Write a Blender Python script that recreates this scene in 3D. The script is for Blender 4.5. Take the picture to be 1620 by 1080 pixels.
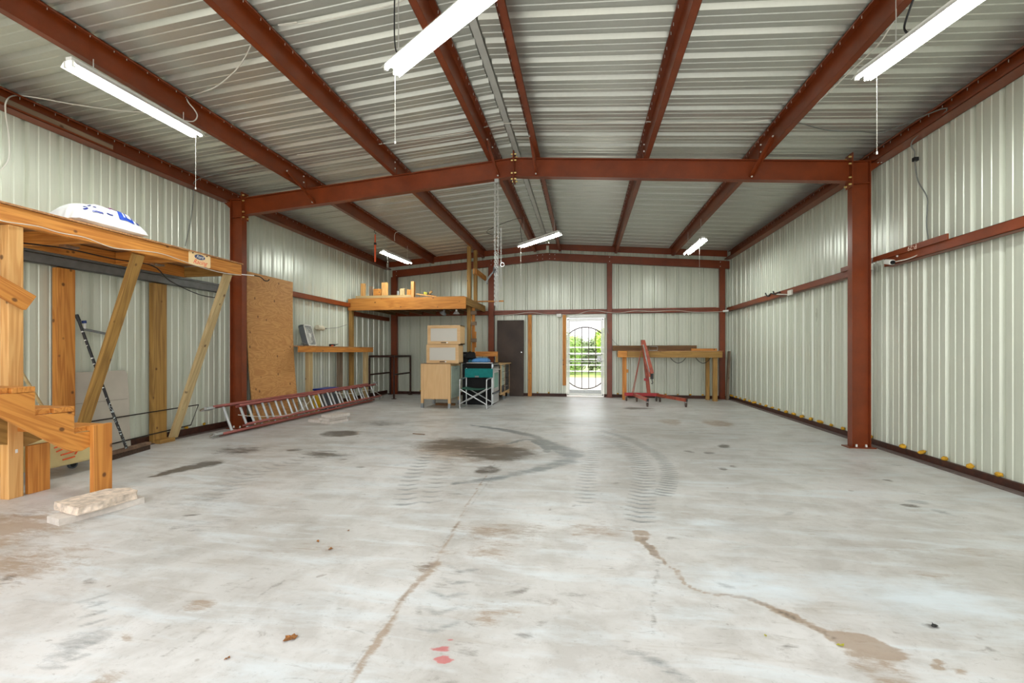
import bpy, bmesh, math, random
import numpy as np
from mathutils import Vector, Matrix, Euler, noise as mnoise
random.seed(7)
for o in list(bpy.data.objects): bpy.data.objects.remove(o, do_unlink=True)
SC = bpy.context.scene
COL = SC.collection
# ------------------------------------------------------------------ camera
F_PX, YAW, CX, CY, CAMH = 703.7, 0.1603, 810.0, 556.7, 1.197
cam_data = bpy.data.cameras.new('camera')
cam_data.sensor_fit = 'HORIZONTAL'; cam_data.sensor_width = 36.0
cam_data.lens = F_PX / 1620 * 36.0
cam_data.shift_y = (CY - 540.0) / 1620.0
cam_data.clip_start = 0.05; cam_data.clip_end = 300
cam = bpy.data.objects.new('camera', cam_data)
cam.location = (0, 0, CAMH); cam.rotation_euler = (math.pi/2, 0, YAW)
COL.objects.link(cam); SC.camera = cam
# ------------------------------------------------------------------ world, exposure
SKY_STRENGTH = 3.7
world = bpy.data.worlds.new('sky'); SC.world = world; world.use_nodes = True
wn = world.node_tree; wn.nodes.clear()
wo = wn.nodes.new('ShaderNodeOutputWorld'); wb = wn.nodes.new('ShaderNodeBackground')
wb.inputs[0].default_value = (0.985, 0.99, 1.0, 1); wb.inputs[1].default_value = SKY_STRENGTH
wn.links.new(wb.outputs[0], wo.inputs[0])
SC.view_settings.view_transform = 'Standard'; SC.view_settings.look = 'None'
SC.view_settings.exposure = -0.13; SC.view_settings.gamma = 1.0
SC.view_settings.use_curve_mapping = False
TUBE_STRENGTH = 120.0

# ------------------------------------------------------------------ measuring helpers
_c, _s = math.cos(YAW), math.sin(YAW)
def _ray(x, y):
    u = (x-CX)/F_PX; v = -(y-CY)/F_PX
    return (-_s+u*_c, _c+u*_s, v)
def Zp(x, y, z=0.0):
    r = _ray(x, y); t = (z-CAMH)/r[2]; return Vector((r[0]*t, r[1]*t, z))
def Xp(x, y, X):
    r = _ray(x, y); t = X/r[0]; return Vector((X, r[1]*t, CAMH+r[2]*t))
def Yp(x, y, Y):
    r = _ray(x, y); t = Y/r[1]; return Vector((r[0]*t, Y, CAMH+r[2]*t))

# ------------------------------------------------------------------ materials
def srgb(r, g, b):
    f = lambda v: (v/255/12.92) if v/255 <= 0.04045 else ((v/255+0.055)/1.055)**2.4
    return (f(r), f(g), f(b), 1)
class NT:
    def __init__(s, name):
        s.m = bpy.data.materials.new(name); s.m.use_nodes = True
        s.t = s.m.node_tree; s.b = s.t.nodes['Principled BSDF']
    def n(s, typ, **kw):
        nd = s.t.nodes.new('ShaderNode'+typ)
        for k, v in kw.items():
            if k in nd.inputs.keys() if hasattr(nd.inputs, 'keys') else False: nd.inputs[k].default_value = v
            else: setattr(nd, k, v)
        return nd
    def l(s, a, b): s.t.links.new(a, b)
    def coord(s, scale=(1, 1, 1), rnd=True):
        tc = s.n('TexCoord'); mp = s.n('Mapping'); mp.inputs['Scale'].default_value = scale
        s.l(tc.outputs['Object'], mp.inputs['Vector'])
        if rnd:
            oi = s.n('ObjectInfo'); mul = s.n('Math'); mul.operation = 'MULTIPLY'; mul.inputs[1].default_value = 37.0
            s.l(oi.outputs['Random'], mul.inputs[0]); s.l(mul.outputs[0], mp.inputs['Location'])
        return mp.outputs[0]
    def noise(s, vec, scale, detail=4, rough=0.55, dist=0.0):
        nd = s.n('TexNoise'); nd.inputs['Scale'].default_value = scale; nd.inputs['Detail'].default_value = detail
        nd.inputs['Roughness'].default_value = rough; nd.inputs['Distortion'].default_value = dist
        if vec is not None: s.l(vec, nd.inputs['Vector'])
        return nd.outputs['Fac']
    def ramp(s, fac, stops):
        r = s.n('ValToRGB'); e = r.color_ramp.elements
        while len(e) < len(stops): e.new(0.5)
        for i, (p, c) in enumerate(stops): e[i].position = p; e[i].color = c
        s.l(fac, r.inputs[0]); return r.outputs[0]
    def mix(s, fac, a, b, mode='MIX'):
        m = s.n('Mix'); m.data_type = 'RGBA'; m.blend_type = mode
        if hasattr(fac, 'links'): s.l(fac, m.inputs[0])
        else: m.inputs[0].default_value = fac
        for i, v in ((6, a), (7, b)):
            if hasattr(v, 'links'): s.l(v, m.inputs[i])
            else: m.inputs[i].default_value = v
        return m.outputs[2]
    def math(s, op, a, b=0.0, clamp=False):
        m = s.n('Math'); m.operation = op; m.use_clamp = clamp
        for i, v in ((0, a), (1, b)):
            if hasattr(v, 'links'): s.l(v, m.inputs[i])
            else: m.inputs[i].default_value = v
        return m.outputs[0]
    def bump(s, h, strength=0.3, dist=0.01):
        b = s.n('Bump'); b.inputs['Strength'].default_value = strength; b.inputs['Distance'].default_value = dist
        s.l(h, b.inputs['Height']); s.l(b.outputs[0], s.b.inputs['Normal'])
    def base(s, v):
        if hasattr(v, 'links'): s.l(v, s.b.inputs['Base Color'])
        else: s.b.inputs['Base Color'].default_value = v
    def rough(s, v):
        if hasattr(v, 'links'): s.l(v, s.b.inputs['Roughness'])
        else: s.b.inputs['Roughness'].default_value = v
    def metal(s, v): s.b.inputs['Metallic'].default_value = v
MAT = {}
def simple(name, rgb, rough=0.5, metal=0.0, var=0.12, scale=6.0, bump=0.0):
    t = NT(name); c = srgb(*rgb)
    d = tuple(x*(1-var*2) for x in c[:3])+(1,); e = tuple(min(1, x*(1+var)) for x in c[:3])+(1,)
    v = t.coord()
    nf = t.noise(v, scale, 5)
    t.base(t.ramp(nf, [(0.3, d), (0.7, e)])); t.rough(rough); t.metal(metal)
    if bump: t.bump(t.noise(v, scale*12, 3), bump, 0.004)
    MAT[name] = t.m; return t.m
def wood(name, dark, light, knots=True, rough=0.6, rings=9.0, grain=1.0):
    t = NT(name)
    v = t.coord((0.35, 6, 6))
    n1 = t.noise(v, 1.2, 3, 0.5, 0.6)
    w = t.math('SINE', t.math('MULTIPLY', n1, rings*6.283))
    w = t.math('ADD', t.math('MULTIPLY', w, 0.5), 0.5)
    v2 = t.coord((1.5, 90, 90))
    n2 = t.noise(v2, 1.5, 4, 0.7)
    f = t.math('ADD', t.math('MULTIPLY', w, 0.45*grain), t.math('MULTIPLY', n2, 0.62))
    c = t.ramp(f, [(0.12, srgb(*dark)), (0.75, srgb(*light))])
    v3 = t.coord((1, 1, 1)); n3 = t.noise(v3, 2.2, 4)
    c = t.mix(t.math('MULTIPLY', n3, 0.35), c, srgb(*[int(x*0.72) for x in dark]))
    if knots:
        v4 = t.coord((0.8, 1.0, 1.0)); vo = t.n('TexVoronoi'); vo.inputs['Scale'].default_value = 6.5
        t.l(v4, vo.inputs['Vector'])
        k = t.ramp(vo.outputs['Distance'], [(0.07, (1, 1, 1, 1)), (0.13, (0, 0, 0, 1))])
        c = t.mix(t.math('MULTIPLY', k, 0.8), c, srgb(74, 38, 14))
    t.base(c); t.rough(rough); t.bump(n2, 0.15, 0.002)
    MAT[name] = t.m; return t.m
wood('fir', (178, 104, 34), (220, 150, 68))
wood('fir_light', (204, 142, 74), (234, 182, 114))
wood('treated', (134, 96, 42), (182, 140, 72))
wood('treated_pale', (176, 148, 100), (206, 182, 134))
wood('weathered', (104, 84, 66), (150, 128, 104))
wood('dark_timber', (88, 58, 24), (128, 88, 40))
wood('birch', (216, 172, 118), (232, 194, 142), knots=False, rough=0.4, grain=0.6)
wood('plywood_edge', (150, 96, 56), (200, 150, 100), knots=False)
# plywood sheet: swirling face veneer
t = NT('plywood'); v = t.coord((3.2, 0.9, 1)); n1 = t.noise(v, 1.6, 2, 0.5, 1.2)
w = t.math('ADD', t.math('MULTIPLY', t.math('SINE', t.math('MULTIPLY', n1, 70)), 0.5), 0.5)
n2 = t.noise(t.coord((60, 2, 1)), 1.5, 4, 0.7)
c = t.ramp(t.math('ADD', t.math('MULTIPLY', w, 0.35), t.math('MULTIPLY', n2, 0.6)), [(0.15, srgb(180, 122, 66)), (0.8, srgb(214, 162, 100))])
vo = t.n('TexVoronoi'); vo.inputs['Scale'].default_value = 7.0; t.l(t.coord((0.7, 1, 1)), vo.inputs['Vector'])
c = t.mix(t.math('MULTIPLY', t.math('LESS_THAN', vo.outputs['Distance'], 0.12), 0.75), c, srgb(96, 54, 24))
t.base(c); t.rough(0.62); MAT['plywood'] = t.m
# painted steel wall sheet
def sheet(name, rgb, rough, metal, var):
    t = NT(name); v = t.coord((1, 1, 0.25), rnd=False)
    n1 = t.noise(v, 1.6, 6, 0.6); n2 = t.noise(t.coord((8, 8, 0.6), rnd=False), 4, 4, 0.6)
    c = srgb(*rgb); d = tuple(x*(1-var) for x in c[:3])+(1,)
    col = t.ramp(t.math('ADD', t.math('MULTIPLY', n1, 0.6), t.math('MULTIPLY', n2, 0.4)), [(0.32, d), (0.6, c)])
    t.base(col); t.rough(t.math('ADD', t.math('MULTIPLY', n1, 0.15), rough-0.07)); t.metal(metal); t.b.inputs['Specular IOR Level'].default_value = 0.7
    MAT[name] = t.m
sheet('wall_sheet', (206, 210, 194), 0.30, 0.12, 0.10)
sheet('roof_sheet', (200, 202, 194), 0.33, 0.6, 0.08)
# red oxide primer
t = NT('red_steel'); v = t.coord((1, 1, 1), rnd=False)
n1 = t.noise(v, 3, 6, 0.65); n2 = t.noise(v, 60, 3, 0.7)
c = t.ramp(n1, [(0.3, srgb(108, 45, 12)), (0.7, srgb(132, 57, 18))])
c = t.mix(t.math('GREATER_THAN', n2, 0.74), c, srgb(170, 118, 88))
t.base(c); t.rough(0.38); MAT['red_steel'] = t.m
simple('base_rust', (66, 30, 14), 0.6, 0, 0.25, 20)
simple('base_dust', (104, 90, 84), 0.8, 0, 0.15, 12)
simple('iron_dark', (92, 78, 72), 0.6, 0.1, 0.1)
simple('flashing', (196, 197, 190), 0.6, 0, 0.05)
simple('galv', (176, 178, 176), 0.38, 0.7, 0.08, 20)
simple('galv_dull', (128, 130, 130), 0.5, 0.4, 0.1, 9)
simple('bolt', (226, 226, 220), 0.35, 0.3, 0.04)
simple('bolt_zinc', (214, 190, 120), 0.35, 0.5, 0.05)
simple('white_plastic', (232, 232, 226), 0.45, 0, 0.03)
simple('white_paint', (236, 237, 232), 0.4, 0, 0.03)
simple('cable_white', (214, 212, 202), 0.5, 0, 0.04)
simple('cable_grey', (120, 124, 120), 0.5, 0, 0.05)
simple('black', (24, 24, 26), 0.5, 0, 0.15)
simple('black_gloss', (12, 12, 13), 0.6, 0, 0.2)
MAT['black_gloss'].node_tree.nodes['Principled BSDF'].inputs['Specular IOR Level'].default_value = 0.2
simple('black_rod', (38, 26, 22), 0.6, 0.3, 0.2)
simple('rusty_pipe', (62, 34, 24), 0.6, 0.3, 0.25, 12)
simple('chrome', (215, 216, 216), 0.22, 0.9, 0.03)
simple('aluminium', (204, 207, 208), 0.35, 0.55, 0.05)
simple('fibreglass_red', (158, 88, 80), 0.45, 0, 0.12, 5)
simple('hoist_red', (166, 76, 50), 0.42, 0.1, 0.25, 9)
simple('hoist_red_bright', (164, 28, 34), 0.4, 0.1, 0.2, 9)
simple('caster_rubber', (92, 74, 66), 0.7, 0, 0.2, 20)
simple('teal_canvas', (0, 118, 116), 0.85, 0, 0.1, 14, 0.3)
simple('green_canvas', (38, 92, 74), 0.85, 0, 0.15, 14, 0.3)
simple('bag_white', (232, 234, 236), 0.4, 0, 0.05, 5, 0.1)
simple('bag_blue', (28, 66, 170), 0.4, 0, 0.05)
simple('bag_navy', (34, 44, 120), 0.4, 0, 0.05)
simple('bag_magenta', (140, 30, 120), 0.4, 0, 0.05)
simple('plate_cream', (246, 214, 160), 0.4, 0, 0.02)
simple('plate_blue', (24, 42, 96), 0.35, 0, 0.03)
simple('plate_red', (228, 60, 30), 0.4, 0, 0.03)
simple('plate_white', (240, 236, 220), 0.4, 0, 0.02)
simple('chalk', (232, 206, 190), 0.9, 0, 0.03)
simple('limestone', (222, 204, 186), 0.9, 0, 0.2, 22, 1.0)
simple('concrete_block', (206, 197, 188), 0.92, 0, 0.06, 25, 0.4)
simple('foam', (212, 160, 38), 0.8, 0, 0.2, 30, 0.8)
simple('grey_board', (188, 180, 166), 0.8, 0, 0.06, 3)
simple('pencil', (110, 106, 98), 0.8, 0, 0.05)
simple('tub_cream', (216, 196, 140), 0.5, 0, 0.08, 4)
simple('tub_red', (224, 84, 30), 0.5, 0, 0.04)
simple('tub_yellow', (232, 176, 16), 0.45, 0, 0.06)
simple('grey_plastic', (96, 102, 108), 0.5, 0, 0.08)
simple('fan_grey', (92, 98, 100), 0.5, 0, 0.08)
simple('door_slab', (70, 56, 48), 0.5, 0.0, 0.2, 2.5)
MAT['door_slab'].node_tree.nodes['Principled BSDF'].inputs['Specular IOR Level'].default_value = 0.3
simple('tarp_blue', (70, 128, 184), 0.6, 0, 0.2, 6)
simple('tarp_teal', (20, 84, 104), 0.6, 0, 0.2, 6)
simple('stainless', (150, 156, 160), 0.28, 0.7, 0.06)
simple('sage_glass', (172, 184, 172), 0.35, 0.0, 0.05)
simple('drawer_slate', (74, 80, 84), 0.3, 0.1, 0.1)
simple('orange_handle', (236, 96, 48), 0.4, 0, 0.04)
simple('chain_steel', (206, 206, 202), 0.35, 0.5, 0.05)
simple('broom_bristle', (70, 50, 36), 0.9, 0, 0.35, 60, 0.6)
simple('broom_head_wood', (120, 92, 72), 0.8, 0, 0.3, 12)
simple('blue_cap', (20, 50, 120), 0.4, 0, 0.05)
simple('jug_yellow', (226, 178, 24), 0.4, 0, 0.08)
simple('lid_blue', (18, 40, 140), 0.4, 0, 0.06)
simple('carton', (214, 206, 184), 0.7, 0, 0.05)
simple('gravel', (222, 218, 206), 0.95, 0, 0.08, 3)
simple('fence_white', (226, 226, 220), 0.5, 0, 0.03)
simple('leaf_debris', (150, 96, 44), 0.8, 0, 0.3, 30)
simple('leaf_yellow', (196, 190, 60), 0.7, 0, 0.2, 30)
simple('bark', (110, 96, 80), 0.9, 0, 0.2, 8)
for nm, rg in (('leaf_bright', (186, 216, 96)), ('leaf_mid', (158, 190, 104)), ('leaf_dull', (164, 180, 138)), ('grass', (176, 200, 110))):
    simple(nm, rg, 0.6, 0, 0.25, 1.5)
# speckled broom pole
t = NT('speckled_pole'); v = t.coord((1, 1, 1)); n = t.noise(v, 55, 2, 0.6)
t.base(t.mix(t.math('GREATER_THAN', n, 0.58), srgb(24, 22, 22), srgb(196, 206, 206))); t.rough(0.5); MAT['speckled_pole'] = t.m
# frosted glass door panel
t = NT('frosted_glass'); t.base(srgb(206, 202, 192)); t.rough(0.35); MAT['frosted_glass'] = t.m
# lamp tube
t = NT('lamp_tube'); t.base((1, 1, 1, 1)); t.b.inputs['Emission Color'].default_value = (0.95, 1.0, 0.95, 1)
t.b.inputs['Emission Strength'].default_value = TUBE_STRENGTH; MAT['lamp_tube'] = t.m
# oven window
t = NT('oven_glass'); t.base(srgb(150, 190, 178)); t.rough(0.12); MAT['oven_glass'] = t.m

# concrete floor: stains and a painted doorway glare held in colour attributes, edges roughened by noise
t = NT('concrete_floor'); v = t.coord((1, 1, 1), rnd=False)
nl = t.noise(v, 0.55, 6, 0.6); nm_ = t.noise(v, 3.0, 8, 0.65, 0.4); nf = t.noise(v, 26, 8, 0.8)
vs = t.coord((1, 5, 1), rnd=False); nst = t.noise(vs, 1.3, 8, 0.65, 0.5)
vp = t.n('TexCoord')
c = t.ramp(nl, [(0.34, srgb(182, 179, 174)), (0.62, srgb(214, 212, 210))])
c = t.mix(t.math('MULTIPLY', t.ramp(nm_, [(0.38, (1, 1, 1, 1)), (0.56, (0, 0, 0, 1))]), 0.42), c, srgb(152, 146, 138))
c = t.mix(t.math('MULTIPLY', t.ramp(nst, [(0.50, (0, 0, 0, 1)), (0.66, (1, 1, 1, 1))]), 0.55), c, srgb(214, 222, 226))
c = t.mix(t.math('MULTIPLY', t.ramp(nst, [(0.30, (1, 1, 1, 1)), (0.42, (0, 0, 0, 1))]), 0.45), c, srgb(158, 146, 130))
c = t.mix(t.math('MULTIPLY', t.ramp(nf, [(0.30, (1, 1, 1, 1)), (0.45, (0, 0, 0, 1))]), 0.38), c, srgb(116, 110, 102))
vq = t.coord((1, 3.6, 1), rnd=False); nq = t.noise(vq, 6.5, 12, 0.82, 0.8)
c = t.mix(t.math('MULTIPLY', t.ramp(nq, [(0.34, (1, 1, 1, 1)), (0.43, (0, 0, 0, 1))]), 0.5), c, srgb(122, 114, 106))
nsp = t.noise(v, 9.0, 2, 0.5)
c = t.mix(t.math('MULTIPLY', t.ramp(nsp, [(0.735, (0, 0, 0, 1)), (0.76, (1, 1, 1, 1))]), 0.45), c, srgb(120, 104, 92))
at = t.n('Attribute'); at.attribute_name = 'stain'; sp = t.n('SeparateColor'); t.l(at.outputs['Color'], sp.inputs[0])
at2 = t.n('Attribute'); at2.attribute_name = 'stain_glare'; sp2 = t.n('SeparateColor'); t.l(at2.outputs['Color'], sp2.inputs[0])
vw = t.coord((1, 3.2, 1), rnd=False); nw = t.noise(vw, 8.0, 12, 0.8, 0.4)
nwc = t.math('SUBTRACT', nw, 0.5)
def sten(ch, k=1.3, lo=0.30, hi=0.62):
    f = t.math('ADD', ch, t.math('MULTIPLY', nwc, k))
    f = t.math('MULTIPLY', f, t.math('GREATER_THAN', ch, 0.02))
    return t.ramp(f, [(lo, (0, 0, 0, 1)), (hi, (1, 1, 1, 1))])
c = t.mix(t.math('MULTIPLY', sten(sp.outputs[1], 2.4, 0.3, 0.75), 0.68), c, srgb(146, 118, 88))     # brown
c = t.mix(t.math('MULTIPLY', sten(sp.outputs[2], 2.3, 0.25, 1.0), 0.72), c, srgb(98, 104, 106))      # rubber grey
c = t.mix(t.math('MULTIPLY', sten(sp.outputs[0], 2.0, 0.2, 0.8), 0.86), c, srgb(74, 62, 50))        # oil
c = t.mix(t.math('MULTIPLY', sten(sp2.outputs[0], 2.0, 0.35, 0.6), 0.7), c, srgb(190, 74, 76))       # red paint
c = t.mix(t.math('MULTIPLY', sten(sp2.outputs[1], 0.8, 0.2, 0.8), 0.62), c, srgb(218, 230, 238))     # whitish wash, plus the painted doorway glare
t.base(c)
rg = t.math('ADD', t.math('MULTIPLY', nm_, 0.25), 0.34)
t.rough(t.math('SUBTRACT', rg, t.math('MULTIPLY', nl, 0.12)))
t.b.inputs['Specular IOR Level'].default_value = 0.5
t.bump(nf, 0.12, 0.004); MAT['concrete_floor'] = t.m

# ------------------------------------------------------------------ mesh builder
class MB:
    def __init__(s): s.v = []; s.f = []; s.mi = []; s.cur = 0
    def add(s, vs, fs):
        n = len(s.v); s.v += [tuple(p) for p in vs]; s.f += [tuple(n+i for i in f) for f in fs]; s.mi += [s.cur]*len(fs)
        return s
    def box(s, a, b):
        x0, x1 = sorted((a[0], b[0])); y0, y1 = sorted((a[1], b[1])); z0, z1 = sorted((a[2], b[2]))
        vs = [(x0,y0,z0),(x1,y0,z0),(x1,y1,z0),(x0,y1,z0),(x0,y0,z1),(x1,y0,z1),(x1,y1,z1),(x0,y1,z1)]
        return s.add(vs, [(0,3,2,1),(4,5,6,7),(0,1,5,4),(1,2,6,5),(2,3,7,6),(3,0,4,7)])
    def prism(s, pts, vec):          # closed 3D polygon extruded by vec
        n = len(pts); vec = Vector(vec); pts = [Vector(p) for p in pts]
        vs = pts+[p+vec for p in pts]
        fs = [tuple(range(n))[::-1], tuple(range(n, 2*n))]+[(i, (i+1) % n, n+(i+1) % n, n+i) for i in range(n)]
        return s.add(vs, fs)
    def cyl(s, p0, p1, r0, r1=None, seg=12, cap=True):
        r1 = r0 if r1 is None else r1; p0 = Vector(p0); p1 = Vector(p1); d = (p1-p0).normalized()
        u = d.orthogonal().normalized(); w = d.cross(u)
        vs = []
        for p, r in ((p0, r0), (p1, r1)):
            for k in range(seg):
                a = 2*math.pi*k/seg; vs.append(p+u*math.cos(a)*r+w*math.sin(a)*r)
        fs = [(k, (k+1) % seg, seg+(k+1) % seg, seg+k) for k in range(seg)]
        if cap: fs += [tuple(range(seg))[::-1], tuple(range(seg, 2*seg))]
        return s.add(vs, fs)
    def tube(s, pts, r, seg=8, closed=False):
        pts = [Vector(p) for p in pts]; n = len(pts); vs = []; prev = None
        for i, p in enumerate(pts):
            if closed: d = (pts[(i+1) % n]-pts[i-1])
            else: d = pts[min(i+1, n-1)]-pts[max(i-1, 0)]
            d.normalize()
            if prev is None: u = d.orthogonal().normalized()
            else:
                u = prev-d*prev.dot(d)
                u = u.normalized() if u.length > 1e-6 else d.orthogonal().normalized()
            prev = u; w = d.cross(u)
            rr = r[i] if isinstance(r, (list, tuple)) else r
            for k in range(seg):
                a = 2*math.pi*k/seg; vs.append(p+u*math.cos(a)*rr+w*math.sin(a)*rr)
        fs = []
        for i in range(n if closed else n-1):
            j = (i+1) % n
            for k in range(seg): fs.append((i*seg+k, i*seg+(k+1) % seg, j*seg+(k+1) % seg, j*seg+k))
        if not closed: fs += [tuple(range(seg))[::-1], tuple(range((n-1)*seg, n*seg))]
        return s.add(vs, fs)
    def lathe(s, c, prof, seg=20, axis='z'):
        vs = []; m = len(prof)
        for r, z in prof:
            for k in range(seg):
                a = 2*math.pi*k/seg
                if axis == 'z': vs.append((c[0]+r*math.cos(a), c[1]+r*math.sin(a), c[2]+z))
                elif axis == 'x': vs.append((c[0]+z, c[1]+r*math.cos(a), c[2]+r*math.sin(a)))
                else: vs.append((c[0]+r*math.sin(a), c[1]+z, c[2]+r*math.cos(a)))
        fs = [(i*seg+k, i*seg+(k+1) % seg, (i+1)*seg+(k+1) % seg, (i+1)*seg+k) for i in range(m-1) for k in range(seg)]
        fs += [tuple(range(seg))[::-1], tuple(range((m-1)*seg, m*seg))]
        return s.add(vs, fs)
    def build(s, name, mat, parent=None, smooth=False, matrix=None, bevel=0.0, seg=1):
        me = bpy.data.meshes.new(name); me.from_pydata([tuple(p) for p in s.v], [], s.f)
        mats = mat if isinstance(mat, (list, tuple)) else [mat]
        for m in mats: me.materials.append(MAT[m])
        if len(mats) > 1: me.polygons.foreach_set('material_index', s.mi)
        bm = bmesh.new(); bm.from_mesh(me); bmesh.ops.recalc_face_normals(bm, faces=bm.faces); bm.to_mesh(me); bm.free()
        if smooth:
            me.polygons.foreach_set('use_smooth', [True]*len(me.polygons))
            try: me.set_sharp_from_angle(angle=math.radians(40))
            except Exception: pass
        o = bpy.data.objects.new(name, me); COL.objects.link(o)
        if parent is not None: o.parent = parent
        place(o, parent, matrix if matrix is not None else Matrix.Identity(4))
        if bevel:
            b = o.modifiers.new('bevel', 'BEVEL'); b.width = bevel; b.segments = seg; b.limit_method = 'ANGLE'
        return o
WM = {}
def place(o, parent, M):
    """give o the world matrix M under its parent"""
    WM[o.name] = M.copy()
    L = M if parent is None else WM[parent.name].inverted() @ M
    loc, rot, sca = L.decompose()
    o.location = loc; o.rotation_euler = rot.to_euler(); o.scale = sca
def tag(o, label=None, cat=None, group=None, kind=None):
    if label: o['label'] = label
    if cat: o['category'] = cat
    if group: o['group'] = group
    if kind: o['kind'] = kind
    return o
def thing(name, loc, label, cat, group=None):
    o = bpy.data.objects.new(name, None); COL.objects.link(o)
    place(o, None, Matrix.Translation(Vector(loc))); o.empty_display_size = 0.1
    return tag(o, label, cat, group)
def beam_m(p0, p1, up=(0, 0, 1)):
    p0 = Vector(p0); p1 = Vector(p1); x = (p1-p0).normalized(); up = Vector(up)
    if abs(x.dot(up)) > 0.99: up = Vector((1, 0, 0))
    y = up.cross(x).normalized(); z = x.cross(y)
    M = Matrix((x, y, z)).transposed().to_4x4(); M.translation = p0
    return M, (p1-p0).length
def beam(name, p0, p1, w, h, mat, parent=None, up=(0, 0, 1), bevel=0.003, ends=None):
    """timber from p0 to p1; w across (local y), h along up (local z)"""
    M, L = beam_m(p0, p1, up)
    mb = MB().box((0, -w/2, -h/2), (L, w/2, h/2))
    return mb.build(name, mat, parent, matrix=M, bevel=bevel)
def boxo(name, a, b, mat, parent=None, bevel=0.003, smooth=False):
    """box between two corners, grain along its longest side"""
    a = Vector(a); b = Vector(b); c = (a+b)/2; d = [abs(b[i]-a[i]) for i in range(3)]
    k = d.index(max(d))
    if k == 0: p0, p1, up, w, h = c-Vector((d[0]/2, 0, 0)), c+Vector((d[0]/2, 0, 0)), (0, 0, 1), d[1], d[2]
    elif k == 1: p0, p1, up, w, h = c-Vector((0, d[1]/2, 0)), c+Vector((0, d[1]/2, 0)), (0, 0, 1), d[0], d[2]
    else: p0, p1, up, w, h = c-Vector((0, 0, d[2]/2)), c+Vector((0, 0, d[2]/2)), (1, 0, 0), d[1], d[0]
    return beam(name, p0, p1, w, h, mat, parent, up, bevel)
def smoothpath(pts, n=6):
    P = [Vector(p) for p in pts]; out = []
    for i in range(len(P)-1):
        p0 = P[max(i-1, 0)]; p1 = P[i]; p2 = P[i+1]; p3 = P[min(i+2, len(P)-1)]
        for k in range(n):
            t_ = k/n
            out.append(0.5*((2*p1)+(-p0+p2)*t_+(2*p0-5*p1+4*p2-p3)*t_*t_+(-p0+3*p1-3*p2+p3)*t_**3))
    out.append(P[-1]); return out
def text_mesh(name, txt, size, mat, parent, matrix, extrude=0.0008, shear=0.0, xscale=1.0):
    cu = bpy.data.curves.new(name, 'FONT'); cu.body = txt; cu.size = size; cu.extrude = extrude; cu.shear = shear
    cu.align_x = 'CENTER'; cu.align_y = 'CENTER'
    tmp = bpy.data.objects.new(name+'_c', cu); COL.objects.link(tmp)
    dg = bpy.context.evaluated_depsgraph_get(); me = bpy.data.meshes.new_from_object(tmp.evaluated_get(dg))
    bpy.data.objects.remove(tmp, do_unlink=True)
    me.materials.clear(); me.materials.append(MAT[mat])
    if xscale != 1.0: me.transform(Matrix.Diagonal((xscale, 1, 1, 1)))
    o = bpy.data.objects.new(name, me); COL.objects.link(o)
    if parent is not None: o.parent = parent
    place(o, parent, matrix)
    return o

# ------------------------------------------------------------------ building dimensions
XR0 = -0.974                       # ridge line
WL, WR, WB = -5.63, 3.70, 12.11    # inner planes of the wall sheets
SLOPE = 0.0773
YF = -0.35                         # front edge of the building (behind the camera)
def raft(X): return 3.93 - SLOPE*abs(X-XR0)      # top of the rafters
PUR = 0.203
def roofz(X): return raft(X)+PUR+0.004
PERIOD = 0.3048
PROF = [(0.0, 0.036), (0.017, 0.036), (0.044, 0.0), (0.090, 0.0), (0.096, 0.006), (0.113, 0.006), (0.119, 0.0),
        (0.186, 0.0), (0.192, 0.006), (0.209, 0.006), (0.215, 0.0), (0.2608, 0.0), (0.2878, 0.036)]
PROF_WALL = [(0.0, 0.034), (0.016, 0.034), (0.034, 0.0), (0.088, 0.0), (0.094, 0.0065), (0.112, 0.0065), (0.118, 0.0),
        (0.187, 0.0), (0.193, 0.0065), (0.211, 0.0065), (0.217, 0.0), (0.2708, 0.0), (0.2888, 0.034)]
def profile(a, b, phase, PROF=PROF_WALL):
    """(t, offset) samples from a to b, major ribs centred at phase + n*PERIOD"""
    n0 = math.floor((a-phase)/PERIOD)-1; out = []
    k = n0
    while phase+k*PERIOD < b+PERIOD:
        for t_, o_ in PROF:
            x = phase+k*PERIOD+t_
            if a < x < b: out.append((x, o_))
        k += 1
    def off(x):
        u = (x-phase) % PERIOD; P = PROF+[(PERIOD, PROF[0][1])]
        for i in range(len(P)-1):
            if P[i][0] <= u <= P[i+1][0]:
                return P[i][1]+(P[i+1][1]-P[i][1])*(u-P[i][0])/(P[i+1][0]-P[i][0])
        return 0.0
    return [(a, off(a))]+out+[(b, off(b))]
TH = 0.0012
def sheet_strip(mb, pts_lo, pts_hi, nrm):
    """thin solid sheet: inner skin plus outer skin offset along nrm (so it has thickness)"""
    n = len(pts_lo); N = Vector(nrm)*TH
    vs = [Vector(p) for p in pts_lo]+[Vector(p) for p in pts_hi]+[Vector(p)+N for p in pts_lo]+[Vector(p)+N for p in pts_hi]
    fs = []
    for i in range(n-1):
        fs.append((i, i+1, n+i+1, n+i)); fs.append((2*n+i, 3*n+i, 3*n+i+1, 2*n+i+1))
        fs.append((i, 2*n+i, 2*n+i+1, i+1)); fs.append((n+i, n+i+1, 3*n+i+1, 3*n+i))
    fs.append((0, n, 3*n, 2*n)); fs.append((n-1, 3*n-1, 4*n-1, 2*n-1))
    mb.add(vs, fs)
# side walls (ribs positioned as seen)
for nm, X, sg, ph in (('wall_right', WR, 1, 4.63), ('wall_left', WL, -1, 4.30)):
    mb = MB(); pr = profile(YF, WB+0.03, ph)
    zt = roofz(X)+0.045
    sheet_strip(mb, [(X+sg*o_, y, -0.02) for y, o_ in pr], [(X+sg*o_, y, zt) for y, o_ in pr], (sg, 0, 0))
    tag(mb.build(nm, 'wall_sheet'), kind='structure')
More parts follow.
